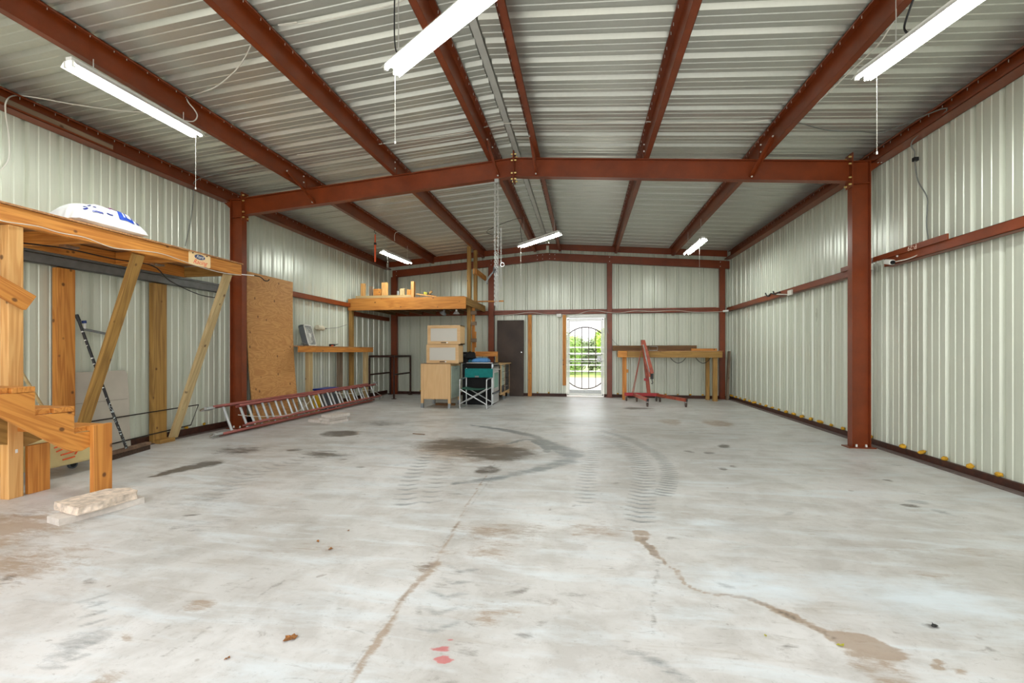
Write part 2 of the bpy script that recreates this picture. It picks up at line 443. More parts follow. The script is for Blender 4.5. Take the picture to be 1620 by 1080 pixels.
# back wall with the door opening
DX0, DX1, DZ = -0.455, 0.525, 2.12
mb = MB(); ph = -4.9064
def backpart(a, b, z0):
    pr = profile(a, b, ph)
    if a < XR0 < b:
        pr = sorted(pr+[(XR0, 0.0)])
    sheet_strip(mb, [(x, WB+o_, z0) for x, o_ in pr], [(x, WB+o_, roofz(x)+0.03) for x, o_ in pr], (0, 1, 0))
backpart(WL-0.03, DX0, -0.02); backpart(DX0, DX1, DZ); backpart(DX1, WR+0.03, -0.02)
tag(mb.build('wall_back', 'wall_sheet'), kind='structure')
# roof sheets, ribs run down the slope
mb = MB(); pr = profile(YF, WB+0.06, 4.40, PROF)
for x0, x1 in ((XR0-0.05, WL-0.25), (XR0+0.05, WR+0.25)):
    sheet_strip(mb, [(x0, y, roofz(x0)+o_) for y, o_ in pr], [(x1, y, roofz(x1)+o_) for y, o_ in pr], (0, 0, 1))
ceil = tag(mb.build('ceiling', 'roof_sheet'), kind='structure')
mb = MB(); zr = roofz(XR0)
mb.prism([(XR0-0.26, YF, roofz(XR0-0.26)+0.036), (XR0, YF, zr+0.056), (XR0+0.26, YF, roofz(XR0+0.26)+0.036), (XR0+0.26, YF, roofz(XR0+0.26)+0.039), (XR0, YF, zr+0.06), (XR0-0.26, YF, roofz(XR0-0.26)+0.039)], (0, WB-YF+0.06, 0))
mb.build('ridge_cap', 'roof_sheet', ceil)
MB().prism([(XR0-0.035, YF, zr-0.012), (XR0+0.035, YF, zr-0.012), (XR0+0.035, YF, zr-0.008), (XR0-0.035, YF, zr-0.008)], (0, WB-YF-0.05, 0)).build('ridge_strip', 'flashing', ceil)

# ---- floor with stain and glare attributes
FX0, FX1, FY0, FY1 = -6.0, 4.1, -0.9, 12.3
nx, ny = 505, 560
gx = np.linspace(FX0, FX1, nx)
gy = np.concatenate([np.linspace(FY0, 1.0, 20)[:-1], np.linspace(1.0, 6.0, 300)[:-1], np.linspace(6.0, FY1, ny-318)])
ny = len(gy)
GX, GY = np.meshgrid(gx, gy)
verts = np.zeros((ny*nx, 3)); verts[:, 0] = GX.ravel(); verts[:, 1] = GY.ravel()
me = bpy.data.meshes.new('floor'); me.vertices.add(nx*ny); me.vertices.foreach_set('co', verts.ravel())
ii, jj = np.meshgrid(np.arange(ny-1), np.arange(nx-1), indexing='ij')
a = (ii*nx+jj).ravel(); quads = np.stack([a, a+1, a+nx+1, a+nx], 1).astype(np.int32)
me.loops.add(quads.size); me.loops.foreach_set('vertex_index', quads.ravel())
me.polygons.add(len(quads)); me.polygons.foreach_set('loop_start', np.arange(0, quads.size, 4, dtype=np.int32))
me.update(calc_edges=True)
def vnoise(x, y, seed):
    """smooth value noise, about -1..1"""
    r_ = np.random.RandomState(seed); T = r_.rand(256, 256)*2-1
    xi = np.floor(x).astype(int); yi = np.floor(y).astype(int); fx = x-xi; fy = y-yi
    fx = fx*fx*(3-2*fx); fy = fy*fy*(3-2*fy); g = lambda a_, b_: T[a_ % 256, b_ % 256]
    return (g(xi, yi)*(1-fx)+g(xi+1, yi)*fx)*(1-fy)+(g(xi, yi+1)*(1-fx)+g(xi+1, yi+1)*fx)*fy
def fb(sx, sy, seed): return vnoise(GX*sx, GY*sy, seed)+0.5*vnoise(GX*sx*2.1, GY*sy*2.1, seed+1)+0.25*vnoise(GX*sx*4.3, GY*sy*4.3, seed+2)
GX0, GY0 = GX, GY
_wx, _wy = fb(3.0, 7.0, 3)*0.055, fb(3.0, 7.0, 9)*0.045
_mot = 1.0+0.32*fb(5.0, 14.0, 21)
_fx, _fy = fb(9.0, 11.0, 33)*0.018, fb(9.0, 11.0, 39)*0.018
S = {k: np.zeros_like(GX) for k in 'oil brown grey red white'.split()}
def blob(ch, cx, cy, rx, ry, amp=1.0, rot=0.0, soft=0.6):
    c_, s_ = math.cos(rot), math.sin(rot)
    q_ = min(1.0, max(rx, ry)/0.22)
    dx = GX+_wx*q_+_fx*min(1, 0.3+q_)-cx; dy = GY+_wy*q_+_fy*min(1, 0.3+q_)-cy; u = (dx*c_+dy*s_)/rx; w_ = (-dx*s_+dy*c_)/ry
    d = np.sqrt(u*u+w_*w_)
    S[ch] = np.maximum(S[ch], amp*_mot*np.clip((1.25-d)/soft, 0, 1))
def path(ch, pts, w_, amp=1.0, soft=0.5):
    for i in range(len(pts)-1):
        ax, ay = pts[i][:2]; bx, by = pts[i+1][:2]
        L2 = (bx-ax)**2+(by-ay)**2+1e-9
        wm = max(w_) if isinstance(w_, (list, tuple)) else w_; fq = min(1.6, wm/0.035)*0.8
        X_, Y_ = GX+_fx*fq, GY+_fy*fq
        u = np.clip(((X_-ax)*(bx-ax)+(Y_-ay)*(by-ay))/L2, 0, 1)
        d = np.hypot(X_-(ax+u*(bx-ax)), Y_-(ay+u*(by-ay)))
        w0 = w_ if not isinstance(w_, (list, tuple)) else w_[i]+(w_[i+1]-w_[i])*u
        S[ch] = np.maximum(S[ch], amp*_mot*np.clip((1.25-d/w0)/soft, 0, 1))
def pb(ch, x0, x1, y0, y1, amp=1.0, soft=0.6):
    """ellipse stain given by the span it covers on the slab"""
    c0 = Zp((x0+x1)/2, (y0+y1)/2); l = Zp(x0, (y0+y1)/2); r = Zp(x1, (y0+y1)/2); t0 = Zp((x0+x1)/2, y0); b0 = Zp((x0+x1)/2, y1)
    blob(ch, c0.x, c0.y, abs(r.x-l.x)/2, abs(t0.y-b0.y)/2, amp, 0.0, soft)
def pp(ch, pts, w_, amp=1.0, soft=0.5): path(ch, [Zp(*p) for p in pts], w_, amp, soft)
pb('oil', 650, 790, 691, 714, 1.0, 0.9); pb('oil', 715, 855, 703, 728, 1.0, 0.8); pb('brown', 640, 860, 688, 730, 0.9, 0.9)
pb('oil', 750, 795, 736, 749, 0.8); pb('oil', 508, 574, 680, 691, 0.85)
pp('oil', [(240, 754), (290, 742), (328, 734)], [0.03, 0.12, 0.16], 1.1, 0.9)
pb('oil', 335, 420, 704, 720, 0.8, 0.9); pb('oil', 470, 560, 713, 725, 0.8, 0.9); pb('oil', 680, 760, 776, 790, 0.35, 1.0); pb('oil', 560, 640, 663, 676, 0.5, 1.0); pb('oil', 455, 475, 709, 714, 0.8)
pb('oil', 228, 300, 741, 758, 0.3, 0.9)
for x, y, w_, h_ in ((1143, 742, 8, 2.5), (1160, 738, 6, 2), (1440, 800, 14, 3), (1405, 760, 7, 2), (1010, 646, 26, 2), (1120, 716, 9, 2), (1090, 714, 7, 2), (1475, 990, 10, 4), (1567, 1024, 7, 3), (1148, 706, 10, 3)):
    pb('oil', x-w_, x+w_, y-h_, y+h_, 0.75)
pb('grey', 1440, 1475, 790, 798, 0.9)
pp('brown', [(555, 1085), (600, 1010), (640, 945), (690, 890)], [0.022, 0.026, 0.022, 0.034], 0.85, 0.9)
pp('brown', [(690, 890), (730, 815), (760, 765), (800, 700)], [0.02, 0.014, 0.014, 0.01], 0.6, 0.9); pb('oil', 655, 688, 886, 905, 0.5, 1.0); pb('brown', 645, 700, 880, 915, 0.6, 1.0); pb('oil', 640, 672, 905, 916, 0.3)
pp('brown', [(1010, 845), (1032, 870), (1050, 890), (1085, 922), (1125, 938), (1180, 944), (1230, 965), (1280, 990), (1320, 1010), (1360, 1020), (1395, 1033)], [0.025, 0.035, 0.02, 0.014, 0.012, 0.022, 0.026, 0.034, 0.03, 0.06, 0.045], 1.1, 0.9); pp('oil', [(1125, 938), (1180, 944), (1230, 965), (1280, 990), (1320, 1010)], [0.006, 0.010, 0.014, 0.016, 0.012], 0.45, 0.9)
pp('brown', [(1320, 1010), (1365, 1020), (1398, 1034)], [0.04, 0.10, 0.08], 1.0)
pp('brown', [(1360, 1030), (1400, 1060), (1412, 1085)], [0.06, 0.09, 0.09], 0.42)
pp('oil', [(1012, 846), (1032, 872), (1048, 892)], [0.02, 0.03, 0.02], 0.35)
pb('brown', 690, 900, 820, 865, 0.6, 1.0); pb('brown', 880, 1020, 822, 850, 0.55, 1.0); pb('brown', 735, 820, 858, 892, 0.6, 0.9); pb('grey', 780, 890, 828, 858, 0.35, 1.0)
pb('brown', 725, 830, 945, 985, 0.5, 0.8); pb('brown', 855, 885, 946, 962, 0.5); blob('brown', -3.9, 2.35, 0.55, 0.5, 1.0, 0.3, 1.0); blob('brown', -3.2, 2.0, 0.5, 0.35, 0.7, 0.3, 1.1)
pb('brown', 295, 345, 943, 970, 0.6); pb('brown', 145, 200, 1055, 1090, 0.55)
pb('brown', 1405, 1430, 1026, 1040, 0.8); pb('brown', 1474, 1494, 1042, 1050, 0.9); pb('brown', 1476, 1500, 1053, 1063, 0.9); pb('brown', 1510, 1535, 1060, 1070, 0.8)
pb('brown', 1040, 1080, 661, 672, 0.6); pb('brown', 1110, 1160, 665, 674, 0.7)
pb('brown', 1370, 1470, 860, 880, 0.35, 1.0); pb('brown', 1480, 1620, 862, 890, 0.35, 1.0); pb('brown', 1440, 1500, 900, 912, 0.4)
# skid marks and tyre tracks
pp('grey', [(745, 672), (800, 680), (845, 690), (870, 700), (905, 715), (895, 730), (850, 742), (790, 755), (720, 765)], [0.05, 0.10, 0.10, 0.08, 0.16, 0.14, 0.11, 0.08, 0.06], 1.0, 0.9)
pp('grey', [(800, 702), (830, 695), (860, 697), (885, 712), (910, 720)], [0.04, 0.06, 0.08, 0.10, 0.14], 0.9, 0.7)
pp('grey', [(600, 672), (650, 668), (700, 664)], 0.12, 0.5, 1.0); pp('grey', [(770, 658), (830, 664), (900, 670), (960, 676)], 0.16, 0.42, 1.0)
pb('grey', 250, 400, 815, 845, 0.4, 1.0); pb('grey', 240, 400, 770, 812, 0.34, 1.0); pb('grey', 100, 170, 985, 1030, 0.6); pb('grey', 75, 125, 1022, 1046, 0.55); pb('grey', 60, 115, 1044, 1062, 0.55)
pb('grey', 110, 165, 962, 972, 0.5); pb('grey', 115, 160, 950, 958, 0.4)
def track(pts, width, lug=0.055, amp=0.8, duty=0.5, slant=0.5):
    P = [Zp(*p) for p in pts]; P = smoothpath(P, 8); run = 0.0
    for i in range(len(P)-1):
        A, B = P[i], P[i+1]; d = B-A; L = d.length
        if L < 1e-6: continue
        d /= L; nrm = Vector((-d.y, d.x, 0))
        u = (GX-A.x)*d.x+(GY-A.y)*d.y; w_ = (GX-A.x)*nrm.x+(GY-A.y)*nrm.y
        m = (u >= -0.01) & (u <= L+0.01) & (np.abs(w_) < width)
        ph_ = ((u+run+np.abs(w_)*slant)/lug) % 1.0
        val = np.where(m, 1.25*amp*(np.clip(1.2-np.abs(w_)/width, 0, 1)**0.5)*np.clip(1-np.abs(ph_-0.5)/duty*1.3, 0, 1), 0)
        S['grey'] = np.maximum(S['grey'], val); run += L
track([(950, 681), (985, 691), (1015, 704), (1043, 722), (1057, 742), (1058, 762), (1047, 785)], 0.085, 0.075, 1.15, 0.5, 0.1)
track([(948, 688), (980, 702), (1002, 718), (1016, 738), (1018, 762), (1014, 790), (1012, 826)], 0.12, 0.095, 0.95, 0.42, 0.35)
track([(940, 682), (942, 705), (935, 725), (928, 760), (925, 800)], 0.10, 0.10, 0.75, 0.45, 0.2)
track([(700, 700), (668, 730), (648, 760), (640, 800)], 0.10, 0.13, 0.95, 0.4, 0.3); track([(735, 705), (705, 735), (690, 762), (680, 795)], 0.10, 0.13, 0.7, 0.4, 0.3)
track([(520, 712), (470, 728), (400, 750), (330, 790)], 0.16, 0.12, 0.6, 0.5, 0.4)
track([(735, 895), (700, 950), (690, 1000)], 0.11, 0.13, 0.6, 0.4, 0.5); track([(150, 940), (150, 990), (110, 1050)], 0.07, 0.09, 0.6, 0.4, 0.2)
pp('grey', [(845, 698), (862, 706), (868, 714)], 0.05, 1.0); pp('grey', [(875, 706), (890, 716)], 0.05, 1.0)
pp('grey', [(975, 1025), (1040, 1045), (1090, 1075)], [0.02, 0.04, 0.03], 0.6, 1.0); pp('grey', [(1168, 905), (1180, 915)], 0.035, 0.6, 1.0)
pp('brown', [(1010, 843), (1012, 850)], 0.05, 0.9)
pb('red', 679, 712, 1023, 1032, 1.0); pb('red', 684, 716, 1038, 1050, 1.0); pb('red', 700, 724, 1011, 1014, 0.7)
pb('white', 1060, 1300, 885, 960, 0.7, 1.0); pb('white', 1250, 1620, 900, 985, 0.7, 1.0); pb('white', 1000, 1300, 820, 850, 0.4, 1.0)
pb('white', 860, 1000, 640, 670, 0.35, 1.0)  # doorway's reflected glare painted pale into the floor colour
rs = random.Random(11)
for k in range(150):
    X_, Y_ = rs.uniform(-4.5, 3.3), 1.4+rs.random()**1.6*8; r_ = rs.uniform(0.012, 0.05)
    blob(rs.choice(['oil', 'oil', 'brown', 'grey']), X_, Y_, r_*rs.uniform(1, 1.8), r_*rs.uniform(0.5, 1), rs.uniform(0.25, 0.6), rs.uniform(-.6, .6), 0.8)
for k in range(26):
    X_, Y_ = rs.uniform(-3.5, 1.5), rs.uniform(2.0, 8.5); r_ = rs.uniform(0.10, 0.32)
    blob(rs.choice(['grey', 'brown']), X_, Y_, r_*1.8, r_*0.7, rs.uniform(0.22, 0.4), rs.uniform(-.4, .4), 1.1)
for px_, py_, r_ in ((722, 905, .05), (1060, 850, .04), (830, 1003, .035), (855, 985, .03), (1130, 960, .03), (905, 1000, .03), (860, 950, .07), (740, 1030, .06), (700, 925, .05), (905, 938, .05)): 
    p_ = Zp(px_, py_); blob('oil', p_.x, p_.y, r_*1.4, r_*0.8, 0.4, 0, 0.9)
# saw-cut joints and hair cracks
pp('oil', [(1032, 870), (1040, 900), (1030, 960), (1036, 1000)], 0.012, 0.35)
pp('oil', [(350, 940), (400, 915)], 0.012, 0.3); pp('oil', [(235, 1010), (285, 980)], 0.012, 0.35); pp('oil', [(265, 1035), (335, 990)], 0.012, 0.3); pp('oil', [(405, 945), (450, 918)], 0.012, 0.3)
path('oil', [(XR0+0.10, 1.0), (XR0+0.10, 12.1)], 0.008, 0.28); path('oil', [(-5.6, 6.22), (3.6, 6.22)], 0.006, 0.14)
for nm, chs in (('stain', ('oil', 'brown', 'grey')), ('stain_glare', ('red', 'white', None))):
    at_ = me.attributes.new(nm, 'FLOAT_COLOR', 'POINT')
    arr = np.ones((nx*ny, 4), dtype=np.float32)
    for k, ch in enumerate(chs): arr[:, k] = S[ch].ravel() if ch else 0
    at_.data.foreach_set('color', arr.ravel())
me.materials.append(MAT['concrete_floor'])
floor = bpy.data.objects.new('floor', me); COL.objects.link(floor); place(floor, None, Matrix.Identity(4)); tag(floor, kind='structure')
MB().box((FX0, FY0, -0.12), (FX1, FY1, -0.004)).build('slab_edge', 'concrete_block', floor)
# ------------------------------------------------------------------ red-iron frame
def ibeam(mb, p0, p1, up, depth, fl, tf=0.009, tw=0.007):
    """I section from p0 to p1, p = centre of section; up = depth direction"""
    M, L = beam_m(p0, p1, up)
    def bx(a, b):
        t0 = MB().box(a, b); mb.add([M @ Vector(v) for v in t0.v], t0.f)
    bx((0, -fl/2, depth/2-tf), (L, fl/2, depth/2)); bx((0, -fl/2, -depth/2), (L, fl/2, -depth/2+tf)); bx((0, -tw/2, -depth/2+tf), (L, tw/2, depth/2-tf))
BOLT = {}
def bolts(name, pts, d, r, parent, mat='bolt', h=0.012):
    d = Vector(d); key = (name, mat, round(r, 4), round(h, 4), tuple(round(x, 2) for x in d))
    for p in pts:
        if key not in BOLT:
            tmp = MB().cyl((0, 0, 0), d*h, r, r*0.9, 6).build('tmp_'+name, mat); BOLT[key] = tmp.data; bpy.data.objects.remove(tmp, do_unlink=True)
        o = bpy.data.objects.new(name, BOLT[key]); COL.objects.link(o); o.parent = parent; place(o, parent, Matrix.Translation(Vector(p)))
YM = 6.22; DEP = 0.262; FL = 0.10
# columns of the middle frame
for sg, xo, lab in ((1, 3.525, 'red oxide steel column standing against the right wall'), (-1, -5.473, 'red oxide steel column on the left wall beside the plywood sheet')):
    xi = xo-sg*0.213; xm = (xo+xi)/2; zt = raft(xo)-0.005
    root = thing('steel_column', (xm, YM, 0), lab, 'column')
    mb = MB(); ibeam(mb, (xm, YM, 0.012), (xm, YM, zt), (sg, 0, 0), 0.213, FL)
    mb.build('shaft', 'red_steel', root)
    MB().box((xi-sg*0.055, YM-0.085, 0), (xo+sg*0.04, YM+0.085, 0.013)).build('base_plate', 'red_steel', root)
    MB().box((xi+0.002, YM-FL/2, zt-0.275), (xo-0.002, YM+FL/2, zt-0.267)).build('stiffener', 'red_steel', root)
    MB().box((xi, YM-FL/2, zt), (xo+sg*0.165, YM+FL/2, zt+0.008)).build('cap_plate', 'red_steel', root)
    MB().prism([(xo, YM-0.02, zt), (xo+sg*0.16, YM-0.02, zt), (xo, YM-0.02, zt-0.14)], (0, 0.01, 0)).build('gusset', 'red_steel', root)
    bolts('anchor_bolt', [(xm-0.05, YM-0.035, 0.013), (xm+0.06, YM-0.035, 0.013)], (0, 0, 1), 0.013, root, h=0.03)
    bolts('cap_bolt', [(xo+sg*0.09, YM-0.022, zt-0.02), (xo+sg*0.125, YM-0.022, zt-0.02)], (0, -1, 0), 0.010, root)
# middle rafters
for sg, xe, lab in ((1, 3.312, 'red steel rafter from the ridge splice to the right column'), (-1, -5.26, 'red steel rafter from the ridge splice down to the left column')):
    root = thing('steel_rafter', ((xe+XR0)/2, YM, 3.5), lab, 'roof beam')
    xs = XR0+sg*0.008; xq = xe-sg*0.012
    mb = MB(); tz = lambda X: raft(X)
    M_, L_ = None, None
    mb.prism([(xs, YM-FL/2, tz(xs)), (xq, YM-FL/2, tz(xq)), (xq, YM-FL/2, tz(xq)-0.010), (xs, YM-FL/2, tz(xs)-0.010)], (0, FL, 0))
    mb.prism([(xs, YM-FL/2, tz(xs)-DEP), (xq, YM-FL/2, tz(xq)-DEP), (xq, YM-FL/2, tz(xq)-DEP+0.010), (xs, YM-FL/2, tz(xs)-DEP+0.010)], (0, FL, 0))
    mb.prism([(xs, YM-0.004, tz(xs)-0.010), (xq, YM-0.004, tz(xq)-0.010), (xq, YM-0.004, tz(xq)-DEP+0.010), (xs, YM-0.004, tz(xs)-DEP+0.010)], (0, 0.008, 0))
    mb.build('web_and_flanges', 'red_steel', root)
    for nm, xp, s2 in (('ridge_plate', xs-sg*0.006, sg), ('eave_plate', xq+sg*0.001, sg)):
        top = tz(xp)+(0.09 if nm == 'ridge_plate' else 0.085); bot = tz(xp)-DEP-(0.075)
        a_, b_ = (xp, xp+sg*0.008) if nm == 'ridge_plate' else (xp, xp+sg*0.011)
        pl = MB().box((a_, YM-0.075, bot), (b_, YM+0.075, top)).build(nm, 'red_steel', root)
        d = -1 if nm == 'eave_plate' else 1
        fx = a_ if nm == 'eave_plate' else b_
        bolts('plate_bolt', [(fx, YM+yy, z_) for yy in (-0.05, 0.05) for z_ in (top-0.045, top-0.13, bot+0.12, bot+0.035)], (d*sg, 0, 0), 0.012, pl, 'bolt_zinc', 0.028)
# purlins
def zed(mb, X, sg, y0, y1, h=PUR-0.003):
    """Z purlin, web at X; bottom flange away from the ridge, top flange toward it"""
    zb = raft(X)+0.001; zt = zb+h; t_ = 0.004; f = 0.064; l_ = 0.02
    sec = [(X+sg*f, zb+l_), (X+sg*f, zb), (X, zb), (X, zt), (X-sg*f, zt), (X-sg*f, zt-l_)]
    inn = [(X+sg*(f-t_), zb+l_), (X+sg*(f-t_), zb+t_), (X+sg*t_*-1*0+(-sg)*t_, zb+t_) , ]
    # built as overlapping plates
    mb.box((X, y0, zb), (X+sg*f, y1, zb+t_)); mb.box((X+sg*(f-t_), y0, zb), (X+sg*f, y1, zb+l_))
    mb.box((X-t_/2, y0, zb), (X+t_/2, y1, zt)); mb.box((X-sg*f, y0, zt-t_), (X, y1, zt)); mb.box((X-sg*f, y0, zt-l_), (X-sg*(f-t_), y1, zt))
PURL = [(-4.165, -1, 'steel roof purlin between the left eave and the next purlin'),
        (-2.715, -1, 'steel roof purlin midway up the left roof slope'),
        (-1.275, -1, 'steel roof purlin just left of the ridge'),
        (-0.665, 1, 'steel roof purlin just right of the ridge'),
        (0.80, 1, 'steel roof purlin midway down the right roof slope'),
        (2.235, 1, 'steel roof purlin nearest the right eave')]
for X, sg, lab in PURL:
    zb = raft(X)
    root = thing('roof_purlin', (X, 6, zb), lab, 'purlin')
    mb = MB(); zed(mb, X, sg, YF, WB-0.10); mb.build('channel', 'red_steel', root)
    # fastener tips coming through the sheet onto the top flange
    bolts('screw_tip', [(X-sg*0.05, 1.2+k*PERIOD+dy, zb+PUR-0.006) for k in range(35) for dy in (0.0, 0.11)], (0, 0, -1), 0.003, root, h=0.026)
    MB().box((X-0.006-sg*0.004, YM-0.05, zb), (X+0.006-sg*0.004, YM+0.05, zb+0.15)).build('clip', 'red_steel', root)
    bolts('clip_bolt', [(X-sg*0.01, YM-0.13, zb+0.06), (X-sg*0.01, YM-0.13, zb+0.15)], (-sg, 0, 0), 0.011, root)
# flange braces (angle iron from purlin web to rafter bottom)
for X, sg, xb, lab in ((-4.165, -1, -4.16+0.10, 'short angle brace under the outer left purlin'), (-1.275, -1, -1.20, 'short angle brace left of the ridge splice'),
                   (-0.665, 1, -0.66, 'short angle brace right of the ridge splice'), (2.235, 1, 2.14, 'short angle brace near the right eave')):
    zb = raft(X)
    p0 = Vector((X-sg*0.015, YM-0.52, zb+0.07)); p1 = Vector((xb, YM-0.02, raft(xb)-DEP+0.035))
    root = thing('flange_brace', p0, lab, 'brace')
    M, L = beam_m(p0, p1, (0, 0, 1)); mb = MB().box((0, -0.022, 0.018), (L, 0.022, 0.022)).box((0, -0.022, -0.022), (L, -0.018, 0.022))
    mb.build('angle', 'red_steel', root, matrix=M)
    bolts('brace_bolt', [p1+Vector((0, -0.03, 0)), p0+Vector((-sg*0.012, 0, 0))], (0, -1, 0), 0.011, root, h=0.014)
# eave struts
for sg, X, lab in ((1, WR-0.006, 'steel eave strut along the top of the right wall'), (-1, WL+0.006, 'steel eave strut along the top of the left wall')):
    z0 = 3.555; z1 = roofz(X)-0.012; xi = X-sg*0.15
    root = thing('eave_strut', (X, 6, z0), lab, 'eave beam')
    mb = MB(); mb.box((X-sg*0.005, YF, z0), (X, WB-0.02, z1)); mb.box((xi, YF, z0), (X, WB-0.02, z0+0.005)); mb.box((xi, YF, z0), (xi+sg*0.005, WB-0.02, z0+0.024))
    mb.box((X-sg*0.055, YF, z1-0.002), (X, WB-0.02, z1+0.003)); mb.box((X-sg*0.055, YF, z1-0.018), (X-sg*0.051, WB-0.02, z1))
    mb.build('channel', 'red_steel', root)
    bolts('screw_tip', [(X-sg*0.02, 1.8+k*PERIOD+dy, z1-0.004) for k in range(32) for dy in (0.0, 0.12)], (0, 0, -1), 0.003, root, h=0.026)
    bolts('side_screw', [(X-sg*0.005, 1.86+k*PERIOD, z0+0.07) for k in range(32)], (-sg, 0, 0), 0.003, root, h=0.027)
# end-wall rafters (channel) and rake angle
root = thing('end_rafter', (XR0, 12.0, 3.6), 'dark red channel rafter across the back wall, in two sloping halves', 'roof beam')
YE = 12.0
for sg, xe in ((1, WR-0.06), (-1, WL+0.23)):
    z = lambda X, o: 3.872-0.0795*abs(X-XR0)+o
    mb = MB()
    for a_, b_, y0, y1 in ((0, -0.198, YE, YE+0.005), (0, -0.005, YE, YE+0.065), (-0.193, -0.198, YE, YE+0.065)):
        mb.prism([(XR0, y0, z(XR0, a_)), (xe, y0, z(xe, a_)), (xe, y0, z(xe, b_)), (XR0, y0, z(XR0, b_))], (0, y1-y0, 0))
    mb.build('rafter_channel', 'red_steel', root)
bolts('splice_bolt', [(XR0+dx, YE, 3.872-0.0795*abs(dx)-dz) for dx in (-0.27, -0.13, 0.06, 0.2) for dz in (0.04, 0.15)], (0, -1, 0), 0.011, root)
bolts('end_bolt', [(x, YE, 3.872-0.0795*abs(x-XR0)-dz) for x in (-5.28, -2.52, 0.67, 3.42) for dz in (0.04, 0.15)], (0, -1, 0), 0.011, root)
root = thing('rake_angle', (XR0, 12.08, 4.0), 'dark red rake angle closing the roof against the back wall', 'roof trim')
for sg, xe in ((1, WR-0.1), (-1, WL+0.1)):
    mb = MB(); z = lambda X, o: roofz(X)-0.004+o
    mb.prism([(XR0, WB-0.06, z(XR0, 0)), (xe, WB-0.06, z(xe, 0)), (xe, WB-0.06, z(xe, -0.16)), (XR0, WB-0.06, z(XR0, -0.16))], (0, 0.006, 0))
    mb.build('angle_leg', 'red_steel', root)
MB().box((XR0-0.03, WB-0.10, 3.86), (XR0+0.04, WB-0.09, 4.07)).build('ridge_end_strip', 'wall_sheet', root)
# end-wall columns
for x0, x1, lab in ((3.40, 3.535, 'dark red end column in the right back corner'), (0.602, 0.735, 'dark red end column right of the gate'),
                    (-2.60, -2.44, 'dark red end column behind the stove and dark door slab'), (-5.44, -5.26, 'dark red end column in the left back corner')):
    root = thing('end_column', ((x0+x1)/2, 12.03, 0), lab, 'column')
    zt = 3.872-0.0795*abs((x0+x1)/2-XR0)-0.19
    mb = MB(); mb.box((x0, 11.985, 0), (x1, 11.992, zt)); mb.box((x0, 11.985, 0), (x0+0.006, 12.08, zt)); mb.box((x1-0.006, 11.985, 0), (x1, 12.08, zt))
    mb.build('shaft', 'red_steel', root); MB().box((x0-0.03, 11.95, 0), (x1+0.03, 12.085, 0.01)).build('base_plate', 'red_steel', root)
# girts
def girt(axis, pos, a_, b_, z0, lab, mat='red_steel', inward=1, depth=0.07, h=0.10):
    """C girt: pos = inner face plane; inward sign points to the room"""
    root = thing('wall_girt', ((pos, (a_+b_)/2, z0) if axis == 'y' else ((a_+b_)/2, pos, z0)), lab, 'wall rail')
    mb = MB(); d = -inward*depth; t_ = 0.005
    def bx(p, q, u, w_):     # p..q along perpendicular, u..w height
        if axis == 'y': mb.box((p, a_, u), (q, b_, w_))
        else: mb.box((a_, p, u), (b_, q, w_))
    bx(pos, pos-inward*t_, z0, z0+h); bx(pos, pos+d, z0, z0+t_); bx(pos, pos+d, z0+h-t_, z0+h); bx(pos+d, pos+d+inward*t_, z0, z0+h)
    mb.build('channel', mat, root); return root
g1 = girt('y', 3.58, YF, 6.02, 2.222, 'red steel wall rail on the right wall in front of the column', inward=-1, depth=0.09)
lap = MB().box((3.557, 5.05, 2.315), (3.575, 6.9, 2.375)).build('lap_channel', 'red_steel', g1)
text_mesh('chalk_mark', 'P-29', 0.075, 'chalk', lap, Matrix.Translation((3.555, 5.52, 2.345)) @ Euler((math.pi/2, math.pi, -math.pi/2)).to_matrix().to_4x4(), 0.0005)
bolts('lap_bolt', [(3.557, 5.75, 2.30), (3.557, 6.1, 2.30), (3.557, 6.17, 2.30)], (-1, 0, 0), 0.011, g1)
girt('y', 3.58, 6.45, 12.02, 2.222, 'red steel wall rail on the right wall beyond the column', inward=-1, depth=0.09)
girt('y', -5.50, 6.30, 9.86, 2.262, 'red steel wall rail on the left wall above the box fan', inward=1, depth=0.09)
girt('y', -5.50, 10.06, 12.02, 2.08, 'dark steel wall rail under the far loft on the left wall', inward=1, depth=0.09)
gg = girt('y', -5.52, YF, 6.10, 2.11, 'grey galvanised wall rail under the near wooden platform', 'galv_dull', inward=1, depth=0.075)
MB().box((-5.525, YF, 2.215), (-5.53, 6.1, 2.24)).build('lip', 'galv_dull', gg)
for x0, x1, lab in ((0.735, 3.40, 'dark red rail across the back wall right of the gate'), (-2.44, 0.602, 'dark red rail across the back wall above the gate'), (-5.26, -2.60, 'dark red rail on the back wall under the loft')):
    g = girt('x', 12.02, x0, x1, 2.215, lab, inward=-1, depth=0.06, h=0.115)
    MB().box((x0, 11.985, 2.30), (x1-0.08, 12.02, 2.335)).build('upper_flange', 'red_steel', g)
# base channels
for nm, X, sg, hh in (('baseboard_right', WR, 1, 0.075), ('baseboard_left', WL, -1, 0.10)):
    mb = MB(); mb.box((X-sg*0.035, YF, 0), (X-sg*0.003, WB-0.02, hh)); mb.cur = 1; mb.box((X-sg*0.11, YF, 0), (X-sg*0.035, WB-0.02, 0.012))
    o = tag(mb.build(nm, ['base_rust', 'base_dust']), kind='structure')
mb = MB(); mb.box((WL+0.1, WB-0.035, 0), (DX0, WB-0.003, 0.075)); mb.box((WL+0.1, WB-0.10, 0), (DX0, WB-0.035, 0.012)); mb.box((DX1, WB-0.035, 0), (WR-0.1, WB-0.003, 0.075)); mb.box((DX1, WB-0.10, 0), (WR-0.1, WB-0.035, 0.012))
tag(mb.build('baseboard_back', 'base_rust'), kind='structure')
